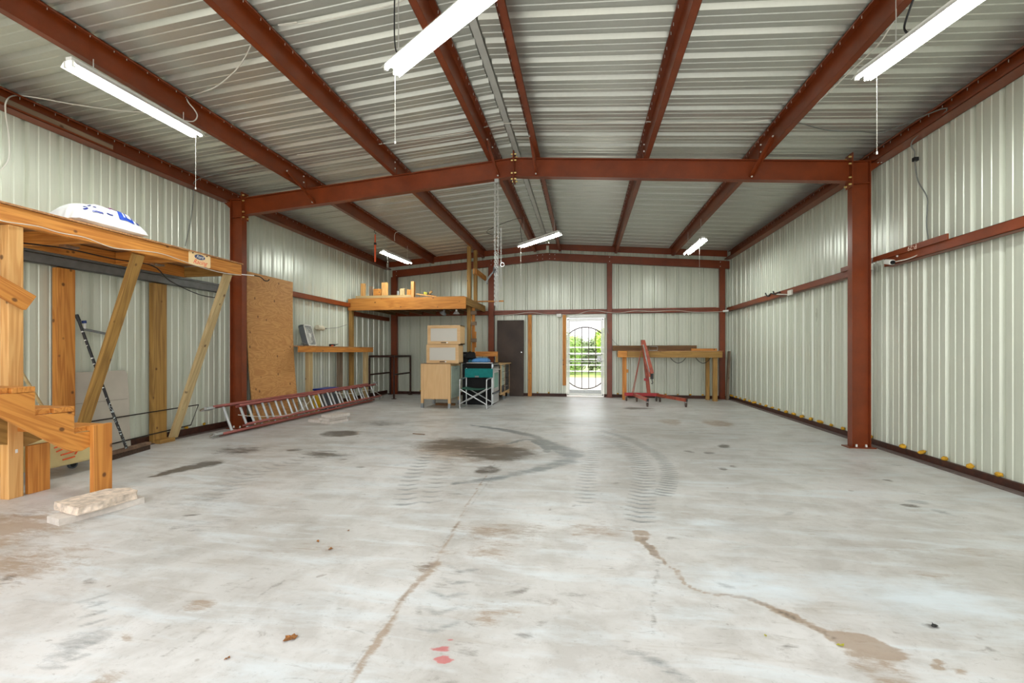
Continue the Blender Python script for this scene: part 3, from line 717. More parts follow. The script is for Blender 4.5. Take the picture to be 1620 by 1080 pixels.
# foam plugs where each rib meets the base channel
foam_mesh = []
for k in range(4):
    mb = MB(); rr = random.Random(k)
    bm = bmesh.new(); bmesh.ops.create_icosphere(bm, subdivisions=2, radius=1.0)
    for v in bm.verts:
        n_ = mnoise.noise(v.co*2+Vector((k*5, 0, 0))); v.co *= 1+0.35*n_; v.co = Vector((v.co.x*0.026, v.co.y*(0.032+0.008*k), v.co.z*0.026))
    me_ = bpy.data.meshes.new('foam_plug'); bm.to_mesh(me_); bm.free(); me_.materials.append(MAT['foam']); me_.polygons.foreach_set('use_smooth', [True]*len(me_.polygons))
    foam_mesh.append(me_)
def foam(p, lab, grp, sc=1.0):
    o = bpy.data.objects.new('foam_plug', random.choice(foam_mesh)); COL.objects.link(o); o.location = p
    o.rotation_euler = (random.uniform(-.3, .3), 0, random.uniform(0, 3)); o.scale = (sc, sc, sc)
    tag(o, lab, 'foam plug', grp)
ORD = 'first second third fourth fifth sixth seventh eighth ninth tenth eleventh twelfth thirteenth fourteenth fifteenth sixteenth seventeenth eighteenth nineteenth twentieth'.split()
n1_ = n2_ = 0
for k in range(25):
    y = 4.63+PERIOD*k
    if abs(y-YM) < 0.16 or y > 11.95: continue
    if y < YM: lab = 'yellow foam plug on the right wall base, %s from the right frame edge' % ORD[n1_]; n1_ += 1
    else: lab = 'yellow foam plug on the right wall base, %s beyond the column' % ORD[n2_]; n2_ += 1
    foam((WR-0.022, y+0.01, 0.098), lab, 'foam plugs along the right wall', random.uniform(0.7, 1.1))
for k in range(12):
    y = 4.30+PERIOD*(k+4)
    if abs(y-YM) < 0.16: continue
    foam((WL+0.022, y+0.01, 0.123), 'yellow foam plug on the left wall base, %s counting from the leaning board' % ORD[k], 'foam plugs along the left wall', random.uniform(0.7, 1.1))
cnt = {'right': 0, 'mid': 0, 'left': 0}
for k in range(40):
    x = ph+k*PERIOD
    if x > 3.4: break
    sec = 'right' if x > 0.75 else ('mid' if -1.45 < x < -0.65 else ('left' if x < -3.5 else None))
    if not sec: continue
    lab = {'right': 'yellow foam plug on the back wall base, %s right of the gate', 'mid': 'yellow foam plug on the back wall base, %s between lone stud and gate', 'left': 'yellow foam plug on the back wall base, %s from the left corner'}[sec] % ORD[cnt[sec]]; cnt[sec] += 1
    foam((x, WB-0.022, 0.095), lab, 'foam plugs along the back wall', random.uniform(0.6, 0.9))

# ------------------------------------------------------------------ fluorescent shop lights
def shoplight(a_, b_, z, lab, chains=(0.2, 0.8), ctop=None, cord=None):
    a_ = Vector((a_[0], a_[1], z)); b_ = Vector((b_[0], b_[1], z)); mid = (a_+b_)/2
    d = (b_-a_).normalized(); L = 1.22; p0 = mid-d*L/2; n_ = Vector((-d.y, d.x, 0))
    root = thing('fluorescent_light', mid, lab, 'ceiling light', 'twin tube shop lights')
    M = Matrix((d, n_, Vector((0, 0, 1)))).transposed().to_4x4(); M.translation = p0
    mb = MB()
    sec = [(-0.085, 0.0), (-0.05, 0.045), (0.05, 0.045), (0.085, 0.0), (0.082, 0.0), (0.048, 0.042), (-0.048, 0.042), (-0.082, 0.0)]
    mb.prism([(0, y_, z_) for y_, z_ in sec], (L, 0, 0)); mb.box((0.0, -0.03, 0.045), (L, 0.03, 0.075))
    mb.build('reflector', 'white_paint', root, matrix=M)
    for s_ in (-1, 1):
        MB().cyl((0.02, s_*0.04, 0.012), (L-0.02, s_*0.04, 0.012), 0.0145, seg=14).build('lamp_tube', 'lamp_tube', root, matrix=M, smooth=True)
    for x_ in (0, L-0.018):
        for s_ in (-1, 1): MB().box((x_, s_*0.04-0.012, -0.006), (x_+0.018, s_*0.04+0.012, 0.042)).build('tube_holder', 'white_plastic', root, matrix=M)
    for c_ in chains:
        pt = M @ Vector((L*c_, 0, 0.075)); top = ctop if ctop else z+0.2
        if top-pt.z > 0.02:
            MB().tube([pt, Vector((pt.x, pt.y, top))], 0.004, 5).build('chain', 'chain_steel', root)
    if cord:
        pt = M @ Vector((L*cord[0], 0.0, -0.01))
        MB().tube([pt, Vector((pt.x, pt.y, pt.z-cord[1]))], 0.0015, 5).build('pull_cord', 'cable_white', root)
        MB().cyl((pt.x, pt.y, pt.z-cord[1]-0.02), (pt.x, pt.y, pt.z-cord[1]), 0.006, seg=8).build('cord_bob', 'white_plastic', root)
    return root
shoplight((-4.15, 3.02), (-4.13, 4.21), 3.53, 'lit shop light hanging close under the left purlin above the wooden platform', (0.15, 0.85), raft(-4.16)+0.02, (0.97, 0.55))
shoplight((-1.33, 3.165), (-0.66, 2.70), 3.38, 'large lit shop light at the top centre, cut by the frame edge', (0.1, 0.9), 3.93, (0.06, 0.55))
shoplight((2.24, 3.60), (2.36, 3.06), 3.35, 'lit shop light at the upper right near the right wall', (0.25, 0.9), 3.76, (0.12, 0.62))
shoplight((-4.20, 8.90), (-4.10, 10.05), 3.30, 'small lit shop light far left above the loft', (0.1, 0.9), 3.70, (0.15, 0.5))
shoplight((-1.27, 9.06), (-0.50, 8.27), 3.36, 'lit shop light under the ridge near the back wall', (0.12, 0.9), 3.95, (0.03, 0.55))
shoplight((2.18, 10.04), (2.22, 8.90), 3.30, 'small lit shop light far right near the back corner', (0.12, 0.88), 3.75, (0.8, 0.55))
# ================================================================== outside, seen through the gate
g = MB().box((-30, 12.5, -0.12), (30, 22, -0.05)).build('driveway', 'gravel'); tag(g, kind='structure')
g = MB().box((-40, 22, -0.30), (40, 60, -0.06)).build('pasture_ground', 'grass'); tag(g, kind='structure')
MB_ = MB().box((-40, -25, -0.14), (40, -0.92, -0.05)); tag(MB_.build('forecourt_ground', 'gravel'), kind='structure')
tag(MB().box((DX0, 12.05, -0.03), (DX1, 12.62, 0.012)).build('door_threshold', 'concrete_block'), kind='structure')
root = thing('pipe_fence', (0.5, 20, 0), 'white pipe fence with horizontal rails beyond the driveway outside the gate', 'fence')
for z in (0.35, 0.62, 0.88, 1.14, 1.40): MB().cyl((-5, 20, z), (6, 20, z), 0.022, seg=8).build('rail', 'fence_white', root)
for x in (-4.2, -1.4, 1.35, 4.2): MB().cyl((x, 20, -0.05), (x, 20, 1.55), 0.04, seg=8).build('post', 'fence_white', root)
def tree(x, y, h_, r_, mat, lab, n=1500, seed=0):
    rr = random.Random(seed); root = thing('tree', (x, y, -0.06), lab, 'tree')
    mb = MB(); mb.tube([(x, y, -0.06), (x+0.1, y, h_*0.3), (x-0.1, y+0.1, h_*0.7)], [0.14, 0.11, 0.05], 8)
    for k in range(7):
        a = k*0.9; mb.tube([(x, y, h_*(0.28+0.05*k)), (x+math.cos(a)*r_*0.6, y+math.sin(a)*r_*0.6, h_*(0.45+0.06*k))], [0.05, 0.015], 5)
    mb.build('trunk', 'bark', root)
    mb = MB(); cl = [(rr.uniform(-1, 1)*r_*0.7, rr.uniform(-1, 1)*r_*0.7, rr.uniform(0.12, 0.9)*h_, rr.uniform(0.3, 0.55)*r_) for _ in range(26)]
    for _ in range(n):
        c_ = rr.choice(cl); u = Vector((rr.gauss(0, 1), rr.gauss(0, 1), rr.gauss(0, 1))).normalized()*c_[3]*rr.uniform(0.5, 1)
        p = Vector((x+c_[0], y+c_[1], c_[2]))+u; s_ = rr.uniform(0.06, 0.13)
        a = Vector((rr.gauss(0, 1), rr.gauss(0, 1), rr.gauss(0, 1))).normalized(); b = a.orthogonal().normalized()
        mb.add([p-a*s_, p-b*s_*0.45, p+a*s_, p+b*s_*0.45], [(0, 1, 2, 3)])
    mb.build('foliage', mat, root)
tree(1.9, 25.5, 2.35, 1.25, 'leaf_bright', 'bright green leafy tree seen through the right half of the gate', 6000, 1)
tree(0.45, 28.5, 2.1, 1.3, 'leaf_dull', 'grey green tree seen through the middle of the gate', 6000, 2)
tree(-1.2, 26.0, 2.0, 1.2, 'leaf_mid', 'green bushy tree seen at the left edge of the gate', 5000, 3)
tree(3.4, 31.0, 2.6, 1.5, 'leaf_mid', 'tall green tree farthest behind the pipe fence', 4500, 4)
tree(-1.6, 33.0, 2.4, 1.7, 'leaf_mid', 'tree in the far background behind the grey green tree', 4500, 5)

# ================================================================== security gate in the back wall
GY_ = 12.02; gx0, gx1, gz0, gz1 = -0.445, 0.515, 0.035, 2.09
root = tag(MB().box((gx0, GY_, gz0), (gx0+0.035, GY_+0.03, gz1)).box((gx1-0.035, GY_, gz0), (gx1, GY_+0.03, gz1)).box((gx0, GY_, gz1-0.035), (gx1, GY_+0.03, gz1)).box((gx0, GY_, gz0), (gx1, GY_+0.03, gz0+0.035)).build('door_1', 'white_paint'), kind='structure')
WM['door_1'] = Matrix.Identity(4)
gate = thing('security_gate', (0.035, GY_+0.015, gz0), 'white ornamental iron security gate with curved bars in the back doorway', 'gate')
fx0, fx1, fz0, fz1 = gx0+0.04, gx1-0.04, gz0+0.04, gz1-0.04
MB().box((fx0, GY_+0.004, fz0), (fx0+0.03, GY_+0.028, fz1)).box((fx1-0.03, GY_+0.004, fz0), (fx1, GY_+0.028, fz1)).box((fx0+0.03, GY_+0.004, fz1-0.03), (fx1-0.03, GY_+0.028, fz1)).box((fx0+0.03, GY_+0.004, fz0), (fx1-0.03, GY_+0.028, fz0+0.03)).build('gate_frame', 'white_paint', gate)
cx_ = (fx0+fx1)/2; hw = (fx1-fx0)/2-0.02; yb = GY_+0.016
for sg, zc, nm in ((1, 1.42, 'upper_arch'), (-1, 0.60, 'lower_arch')):
    pts = []
    R_ = 0.62
    a0 = math.asin(hw/R_)
    zc_ = (1.86 if sg > 0 else 0.215)-sg*R_
    for k in range(21):
        a = -a0+2*a0*k/20; pts.append((cx_+R_*math.sin(a), yb, zc_+sg*R_*math.cos(a)))
    MB().tube(pts, 0.016, 8).build(nm, 'iron_dark', gate, smooth=True)
for k in range(4):
    x = cx_-0.27+0.18*k
    zt_ = 1.24+math.sqrt(0.62**2-(x-cx_)**2)-0.01; MB().box((x-0.011, yb-0.007, 0.835-math.sqrt(0.62**2-(x-cx_)**2)+0.01), (x+0.011, yb+0.007, zt_)).build('bar', 'iron_dark', gate)
for z in (1.12, 0.93): MB().box((fx0, yb-0.012, z), (fx1, yb+0.012, z+0.022)).build('crossbar', 'white_paint', gate)
MB().box((fx1-0.13, yb-0.03, 0.95), (fx1-0.03, yb+0.02, 1.10)).build('lock_box', 'galv', gate)
MB().lathe((fx1-0.075, yb-0.03, 1.0), [(0.022, 0), (0.028, -0.02), (0.026, -0.045), (0.01, -0.05)], 14, 'y').build('knob', 'chrome', gate, smooth=True)
MB().box((fx0, yb-0.004, fz0), (fx1, yb+0.004, 0.19)).build('kick_plate', 'galv', gate)
tag(MB().box((gx0+0.05, 12.03, gz1+0.01), (gx1+0.05, 12.06, 2.20)).build('door_header_flashing', 'white_paint'), kind='structure')
tag(boxo('door_stud', (-0.565, 12.0, 0.30), (-0.475, 12.06, 2.21), 'fir'), 'orange wooden stud beside the left edge of the gate, short of the floor', 'stud')
tag(boxo('wall_stud', (-1.50, 11.98, 0.0), (-1.40, 12.05, 2.21), 'fir'), 'orange wooden stud standing alone between the dark door slab and the gate', 'stud')
tag(MB().box((-0.72, 11.96, 2.14), (-0.60, 12.01, 2.22)).build('junction_box', 'white_plastic'), 'small white box on the back wall rail left of the gate', 'junction box')

# ================================================================== near left wooden platform
FXX = -4.60
root = thing('storage_platform', (-5.1, 4.0, 2.2), 'large wooden storage platform with diagonal braces along the near left wall', 'platform')
pf = boxo('front_board', (FXX-0.04, 1.6, 2.235), (FXX, 5.39, 2.385), 'fir', root)
boxo('back_board', (-5.50, 1.6, 2.235), (-5.46, 5.39, 2.375), 'fir', root)
for y in (2.20, 3.55, 4.45, 5.365): boxo('joist', (-5.455, y-0.02, 2.235), (FXX-0.045, y+0.02, 2.372), 'treated' if y > 5 else 'fir', root)
MB().box((-5.60, 1.6, 2.388), (FXX+0.012, 5.41, 2.404)).build('deck', 'plywood_edge', root)
boxo('post', (FXX-0.088, 2.905, 0), (FXX-0.002, 3.005, 2.232), 'fir_light', root)
for y in (4.02, 5.22):
    beam('diagonal_brace', (FXX-0.06, y, 2.232), (-5.50, y, 0.04), 0.11, 0.045, 'treated' if y < 5 else 'treated_pale', root, up=(1, 0, 0))
boxo('brace_sill', (-5.58, 4.98, 0.0), (-5.44, 5.20, 0.05), 'treated', root)
for y0, y1 in ((3.90, 4.07), (4.97, 5.16)):
    boxo('wall_post', (-5.60, y0, 0.0), (-5.53, y1, 2.10), 'fir' if y0 < 4.5 else 'treated', root)
for y in (3.57, 4.47): MB().box((-5.0, y-0.03, 2.215), (-4.92, y+0.09, 2.233)).build('cable_clamp', 'chrome', root)
# licence plate
root = thing('license_plate', (FXX+0.004, 4.72, 2.31), 'cream metal licence plate with a blue oval and red script on the platform edge', 'sign')
mb = MB(); hw_, hh_ = 0.155, 0.078
pts = []
for cx2, cy2, a0 in ((hw_-0.02, hh_-0.02, 0), (-hw_+0.02, hh_-0.02, 90), (-hw_+0.02, -hh_+0.02, 180), (hw_-0.02, -hh_+0.02, 270)):
    for k in range(4):
        a = math.radians(a0+30*k); pts.append((FXX+0.0015, 4.72+cx2+0.02*math.cos(a), 2.315+cy2+0.02*math.sin(a)))
mb.prism(pts, (0.0015, 0, 0)); mb.build('plate', 'plate_cream', root)
def ell(mb, x, y, z, a_, b_, th):
    mb.prism([(x, y+a_*math.cos(2*math.pi*k/28), z+b_*math.sin(2*math.pi*k/28)) for k in range(28)], (th, 0, 0)); return mb
ell(MB(), FXX+0.003, 4.72, 2.345, 0.075, 0.031, 0.001).build('oval_badge', 'plate_blue', root)
TM = lambda y, z, x=FXX+0.0045: Matrix.Translation((x, y, z)) @ Euler((math.pi/2, 0, math.pi/2)).to_matrix().to_4x4()
text_mesh('badge_text', 'Ford', 0.052, 'plate_white', root, TM(4.72, 2.345), 0.0004, 0.35)
text_mesh('script_text', 'Racing', 0.074, 'plate_red', root, TM(4.72, 2.282, FXX+0.0035), 0.0004, 0.5)
for y in (4.62, 4.82): MB().cyl((FXX+0.003, y, 2.378), (FXX+0.008, y, 2.378), 0.008, seg=8).build('mounting_screw', 'black_rod', root)
# bag on the platform
def pillow(name, c, sx, sy, sz, mat, parent, seed=0, rot=0.0, n=28, pw=2.6):
    vs = []; fs = []; rr = Vector((seed*3.1, seed*1.7, 0)); R = Matrix.Rotation(rot, 3, 'Z')
    for i in range(n+1):
        for side in (0, 1):
            pass
    top = {}; bot = {}
    for i in range(n+1):
        for j in range(n+1):
            u = -1+2*i/n; v = -1+2*j/n
            prof = (max(0, 1-abs(u)**pw)*max(0, 1-abs(v)**pw))**0.5
            nz = mnoise.noise(Vector((u*2.2, v*2.2, 0))+rr)*0.10+mnoise.noise(Vector((u*6, v*6, 3))+rr)*0.035
            zt = prof*(1+nz*1.6)*sz; zb = prof*0.16*sz
            ed = 1-0.03*mnoise.noise(Vector((u*5, v*5, 7))+rr)
            P0 = R @ Vector((u*sx*ed, v*sy*ed, 0))
            top[i, j] = len(vs); vs.append((c[0]+P0.x, c[1]+P0.y, c[2]+0.16*sz+zt*0.84))
            bot[i, j] = len(vs); vs.append((c[0]+P0.x, c[1]+P0.y, c[2]+0.16*sz-zb))
    for i in range(n):
        for j in range(n):
            fs.append((top[i, j], top[i+1, j], top[i+1, j+1], top[i, j+1])); fs.append((bot[i, j], bot[i, j+1], bot[i+1, j+1], bot[i+1, j]))
    for k in range(n):
        fs.append((top[k, 0], bot[k, 0], bot[k+1, 0], top[k+1, 0])); fs.append((top[k, n], top[k+1, n], bot[k+1, n], bot[k, n]))
        fs.append((top[0, k], top[0, k+1], bot[0, k+1], bot[0, k])); fs.append((top[n, k], bot[n, k], bot[n, k+1], top[n, k+1]))
    m = MB().add(vs, fs); return m
BC = (-4.84, 3.76, 2.405)
root = thing('plastic_bag', BC, 'plump white plastic sack with blue and magenta print on the near platform', 'bag')
mb = pillow('s', BC, 0.22, 0.335, 0.25, 'bag_white', root, 1)
bag = mb.build('sack', 'bag_white', root, smooth=True)
# printed patches follow the surface of the sack
def bag_z(x, y):
    u = (x-BC[0])/0.22; v = (y-BC[1])/0.335; pr_ = (max(0, 1-abs(u)**2.6)*max(0, 1-abs(v)**2.6))**0.5; rr = Vector((3.1, 1.7, 0))
    nz = mnoise.noise(Vector((u*2.2, v*2.2, 0))+rr)*0.10+mnoise.noise(Vector((u*6, v*6, 3))+rr)*0.035
    return BC[2]+0.04+pr_*(1+nz*1.6)*0.25*0.84
def patch(name, x0, x1, y0, y1, mat, skew=0.0, lift=0.004, n=8):
    vs = []
    for i in range(n+1):
        for j in range(n+1):
            x = x0+(x1-x0)*i/n; y = y0+(y1-y0)*j/n+skew*(i/n); vs.append((x+lift*0.7, y, bag_z(x, y)+lift))
    fs = [(i*(n+1)+j, (i+1)*(n+1)+j, (i+1)*(n+1)+j+1, i*(n+1)+j+1) for i in range(n) for j in range(n)]
    return MB().add(vs, fs).build(name, mat, root, smooth=True)
patch('blue_print', -4.700, -4.638, 3.82, 3.97, 'bag_blue', -0.01)
patch('white_lettering', -4.685, -4.652, 3.86, 3.875, 'bag_white', 0, 0.007, 3); patch('white_lettering', -4.685, -4.652, 3.895, 3.935, 'bag_white', 0, 0.007, 3)
patch('magenta_print', -4.775, -4.706, 3.77, 3.965, 'bag_magenta', -0.01); patch('white_curl', -4.745, -4.722, 3.87, 3.92, 'bag_white', 0, 0.007, 3)
for k, (x0, x1, y0, y1) in enumerate(((-4.70, -4.675, 3.99, 4.01), (-4.665, -4.645, 3.99, 4.015), (-4.70, -4.66, 4.02, 4.035), (-4.72, -4.70, 3.53, 3.57), (-4.68, -4.66, 3.50, 3.54), (-4.75, -4.72, 3.59, 3.62), (-4.65, -4.64, 3.56, 3.66), (-4.70, -4.68, 3.60, 3.63), (-4.66, -4.65, 3.70, 3.76))):
    patch('navy_print', x0, x1, y0, y1, 'bag_navy', 0, 0.004, 3)

# ================================================================== wooden steps at the left
root = thing('wooden_steps', (-4.3, 2.9, 0), 'short flight of orange wooden steps with notched sides at the left frame edge', 'stairs')
sx = -4.06
def stringer(name, x, mat, zoff=0.0, ytop=None):
    ys = [3.09, 2.982, 2.722, 2.462, 2.202, 1.94]; z = [0.54, 0.715, 0.895, 1.07, 1.245]
    P_ = [(3.235, 0.53), (2.982, 0.54), (2.982, 0.715), (2.722, 0.722), (2.722, 0.897), (2.462, 0.90), (2.462, 1.075), (2.202, 1.078), (2.202, 1.30), (1.90, 1.30),
          (1.90, 1.185), (2.517, 0.746), (2.930, 0.418), (2.98, 0.392), (3.04, 0.388), (3.08, 0.405), (3.235, 0.42)]
    M, _L = beam_m((x, 3.235, 0.45), (x, 1.90, 1.20), (1, 0, 0)); Mi = M.inverted()
    return MB().prism([Mi @ Vector((x, y, z_+zoff)) for y, z_ in P_], Mi.to_3x3() @ Vector((-0.04, 0, 0))).build(name, mat, root, matrix=M, bevel=0.003)
stringer('near_side_board', sx, 'fir')
P_ = [(3.20, 0.56), (1.9, 1.22), (1.9, 0.98), (2.66, 0.54), (3.02, 0.43), (3.20, 0.48)]
M_, _L = beam_m((-4.60, 3.20, 0.5), (-4.60, 1.90, 1.18), (1, 0, 0)); Mi_ = M_.inverted()
MB().prism([Mi_ @ Vector((-4.61, y, z_-0.02)) for y, z_ in P_], Mi_.to_3x3() @ Vector((-0.04, 0, 0))).build('far_side_board', 'treated', root, matrix=M_, bevel=0.003)
for k, (y, z) in enumerate(((3.09, 0.542), (2.84, 0.722), (2.58, 0.90), (2.32, 1.078))):
    boxo('tread_board', (-4.62, y-0.0, z), (sx+0.004, y+0.140, z+0.04), 'fir', root); boxo('tread_board', (-4.62, y-0.125, z), (sx-0.025, y-0.003, z+0.04), 'dark_timber' if k == 9 else 'fir', root)
boxo('end_post', (sx+0.002, 3.09, 0), (sx+0.042, 3.24, 0.588), 'fir', root)
boxo('rear_leg', (-4.65, 3.045, 0), (-4.612, 3.20, 0.408), 'fir', root)
beam('handrail', (-4.51, 1.7, 2.34), (-4.51, 2.985, 1.60), 0.04, 0.14, 'fir', root)
MB().box((-4.5955, 2.945, 0.37), (-4.594, 2.962, 0.40)).build('sticker', 'white_plastic', root)

# stones at the foot of the steps
def slab(name, pts, z0, z1, mat, rough_=0.006, seed=0, rag=0.0):
    bm = bmesh.new(); vs = [bm.verts.new((p[0], p[1], z0)) for p in pts]; f = bm.faces.new(vs)
    r = bmesh.ops.extrude_face_region(bm, geom=[f]); bmesh.ops.translate(bm, verts=[v for v in r['geom'] if isinstance(v, bmesh.types.BMVert)], vec=(0, 0, z1-z0))
    bmesh.ops.recalc_face_normals(bm, faces=bm.faces)
    bmesh.ops.subdivide_edges(bm, edges=bm.edges[:], cuts=14, use_grid_fill=True)
    for v in bm.verts:
        n_ = mnoise.noise(v.co*14+Vector((seed*9, 0, 0)))*rough_+mnoise.noise(v.co*40)*rough_*0.5
        side = 1.0 if z0+0.004 < v.co.z < z1-0.002 else 0.35
        c = Vector((sum(p[0] for p in pts)/len(pts), sum(p[1] for p in pts)/len(pts), v.co.z)); d = (v.co-c).normalized()
        v.co += d*(n_*side+rag*side*mnoise.noise(v.co*9+Vector((seed, 2, 0))))
        if v.co.z > z1-0.002: v.co.z += n_*0.3
    me_ = bpy.data.meshes.new(name); bm.to_mesh(me_); bm.free(); me_.materials.append(MAT[mat])
    o = bpy.data.objects.new(name, me_); COL.objects.link(o); place(o, None, Matrix.Identity(4)); return o
tag(slab('concrete_paver', [(-3.72, 2.56), (-3.56, 2.52), (-3.46, 2.93), (-3.44, 3.02), (-3.60, 3.06), (-3.74, 2.95)], 0.0, 0.048, 'concrete_block', 0.004, 1), 'flat grey concrete paver on the floor under the rough limestone slab', 'paver')
tag(slab('limestone_slab', [(-3.80, 2.66), (-3.50, 2.585), (-3.47, 2.76), (-3.45, 2.97), (-3.62, 3.05), (-3.76, 2.98)], 0.05, 0.108, 'limestone', 0.012, 2, 0.02), 'rough pale limestone slab on top of the paver at the foot of the steps', 'stone')
# ================================================================== items under the near platform
root = thing('mop_bucket', (-5.05, 3.6, 0), 'cream wheeled mop bucket with red print behind the wooden steps', 'bucket')
mb = MB(); B0 = [(-5.22, 3.32), (-4.93, 3.24), (-4.93, 3.78), (-5.20, 3.86)]; B1 = [(-5.30, 3.22), (-4.88, 3.14), (-4.88, 3.90), (-5.28, 3.98)]
mb.add([(x, y, 0.10) for x, y in B0]+[(x, y, 0.40) for x, y in B1], [(3, 2, 1, 0), (0, 1, 5, 4), (1, 2, 6, 5), (2, 3, 7, 6), (3, 0, 4, 7), (4, 5, 6, 7)])
mb.build('tub', 'tub_cream', root, bevel=0.03, seg=3)
MB().box((-5.27, 3.28, 0.40), (-4.90, 3.86, 0.425)).build('rim', 'tub_cream', root, bevel=0.008)
mb = MB(); xo_ = -4.872
for pts in ([(3.42, 0.30), (3.56, 0.34), (3.64, 0.24)], [(3.44, 0.26), (3.58, 0.30)], [(3.48, 0.22), (3.62, 0.235), (3.60, 0.20)], [(3.50, 0.17), (3.60, 0.18)]):
    for i in range(len(pts)-1):
        a_ = Vector((xo_-0.12*(0.40-pts[i][1]), *pts[i])); b_ = Vector((xo_-0.12*(0.40-pts[i+1][1]), *pts[i+1])); mb.tube([a_, b_], 0.007, 5)
mb.build('red_print', 'tub_red', root)
for x, y in ((-4.96, 3.83), (-5.2, 3.8), (-4.96, 3.3), (-5.2, 3.3)):
    w = MB(); w.lathe((x, y, 0.042), [(0.028, -0.012), (0.042, -0.012), (0.042, 0.012), (0.028, 0.012)], 18, 'x'); c_ = w.build('caster', 'grey_plastic', root, smooth=True)
    MB().lathe((x, y, 0.042), [(0.005, -0.014), (0.028, -0.013), (0.028, 0.013), (0.005, 0.014)], 14, 'x').box((x-0.01, y-0.012, 0.05), (x+0.01, y+0.012, 0.105)).build('hub', 'black', c_)
tag(MB().tube([(-5.40, 3.98, 0.02), (-5.46, 3.20, 1.72)], 0.014, 10).build('wooden_pole', 'treated_pale'), 'slim wooden pole leaning on the left wall behind the mop bucket', 'pole')
root = thing('yellow_crate', (-4.85, 2.85, 0), 'yellow plastic tub at the left frame edge beside the wooden post', 'tub')
MB().box((-5.05, 2.72, 0.18), (-4.80, 3.02, 0.38)).build('body', 'tub_yellow', root, bevel=0.015, seg=2); MB().box((-5.06, 2.71, 0.365), (-4.79, 3.03, 0.385)).build('lid', 'treated_pale', root, bevel=0.004)
root = thing('metal_can', (-4.93, 2.96, 0), 'shiny ribbed metal can under the yellow tub', 'can')
MB().lathe((-4.93, 2.90, 0.0), [(0.085, 0), (0.088, 0.004), (0.085, 0.01), (0.085, 0.05), (0.087, 0.055), (0.085, 0.06), (0.085, 0.11), (0.087, 0.115), (0.085, 0.12), (0.085, 0.170), (0.088, 0.176), (0.08, 0.178)], 28).build('body', 'chrome', root, smooth=True)
# push broom
root = thing('push_broom', (-5.2, 4.45, 0), 'push broom with a paint speckled pole leaning on the left wall', 'broom')
beam('head', (-5.17, 4.13, 0.075), (-5.30, 4.70, 0.075), 0.07, 0.035, 'broom_head_wood', root)
beam('bristles', (-5.17, 4.135, 0.029), (-5.30, 4.695, 0.029), 0.055, 0.056, 'broom_bristle', root)
MB().tube([(-5.14, 4.30, 0.10), (-5.285, 4.224, 0.62)], 0.014, 10).build('speckled_pole', 'speckled_pole', root, smooth=True); MB().tube([(-5.285, 4.224, 0.62), (-5.33, 4.20, 0.80), (-5.52, 4.09, 1.56)], 0.014, 10).build('upper_pole', 'black', root, smooth=True)
for k in range(9):
    tq = 0.06+0.1*k+0.03*math.sin(k*2.3); pq = Vector((-5.285, 4.224, 0.62)).lerp(Vector((-5.52, 4.09, 1.56)), tq); MB().cyl(pq, pq+Vector((-0.004, -0.002, 0.005+0.004*(k % 3))), 0.0146, seg=8).build('paint_fleck', 'white_plastic', root)
MB().cyl((-5.515, 4.095, 1.54), (-5.535, 4.083, 1.61), 0.018, seg=12).build('grip', 'black', root)
root = thing('flat_bar_tool', (-5.56, 4.25, 1.42), 'grey flat bar with a dark blue cap leaning beside the broom pole', 'tool')
beam('bar', (-5.54, 4.15, 1.455), (-5.54, 4.46, 1.40), 0.012, 0.028, 'galv_dull', root)
MB().cyl((-5.54, 4.17, 1.46), (-5.54, 4.17, 1.52), 0.012, seg=10).build('neck', 'white_plastic', root); MB().cyl((-5.54, 4.165, 1.52), (-5.54, 4.16, 1.55), 0.022, seg=12).build('cap', 'blue_cap', root)
# backer board
bd = MB().prism([(-5.515, 4.02, 0.02), (-5.515, 4.655, 0.02), (-5.532, 4.650, 0.36), (-5.55, 4.665, 0.60), (-5.57, 4.655, 0.93), (-5.573, 4.63, 0.975), (-5.573, 4.02, 0.97)], (0.014, 0, 0)).build('backer_board', 'grey_board')
place(bd, None, Matrix.Identity(4)); tag(bd, 'pale grey wallboard offcut with a chipped edge leaning on the left wall', 'board')
for z, y0, y1 in ((0.44, 4.60, 4.54), (0.42, 4.25, 4.31), (0.93, 4.05, 4.11)): MB().box((-5.513+0.0-(z*0.062), y0, z), (-5.505-(z*0.058), y1, z+0.008)).build('printed_mark', 'pencil', bd)
MB().box((-5.533, 4.05, 0.622), (-5.5305, 4.64, 0.625)).build('score_line', 'pencil', bd)
# steel rod loop
root = MB().tube([Xp(314, 640, -5.485), Xp(140, 667, -5.485)+Vector((0, -1.1, -0.02)), Xp(122, 718, -5.485)+Vector((0, -1.1, -0.03)), Xp(302, 672, -5.485)], 0.0075, 6, closed=True).build('steel_rod_frame', 'black_rod')
place(root, None, Matrix.Identity(4)); tag(root, 'long thin black rod frame leaning along the near left wall', 'rod frame')
# timber strip on the left eave strut
tag(boxo('timber_strip', (WL+0.115, 1.3, 3.582), (WL+0.15, 4.43, 3.635), 'weathered'), 'pale timber strip lying on the left eave beam at the frame edge', 'board')

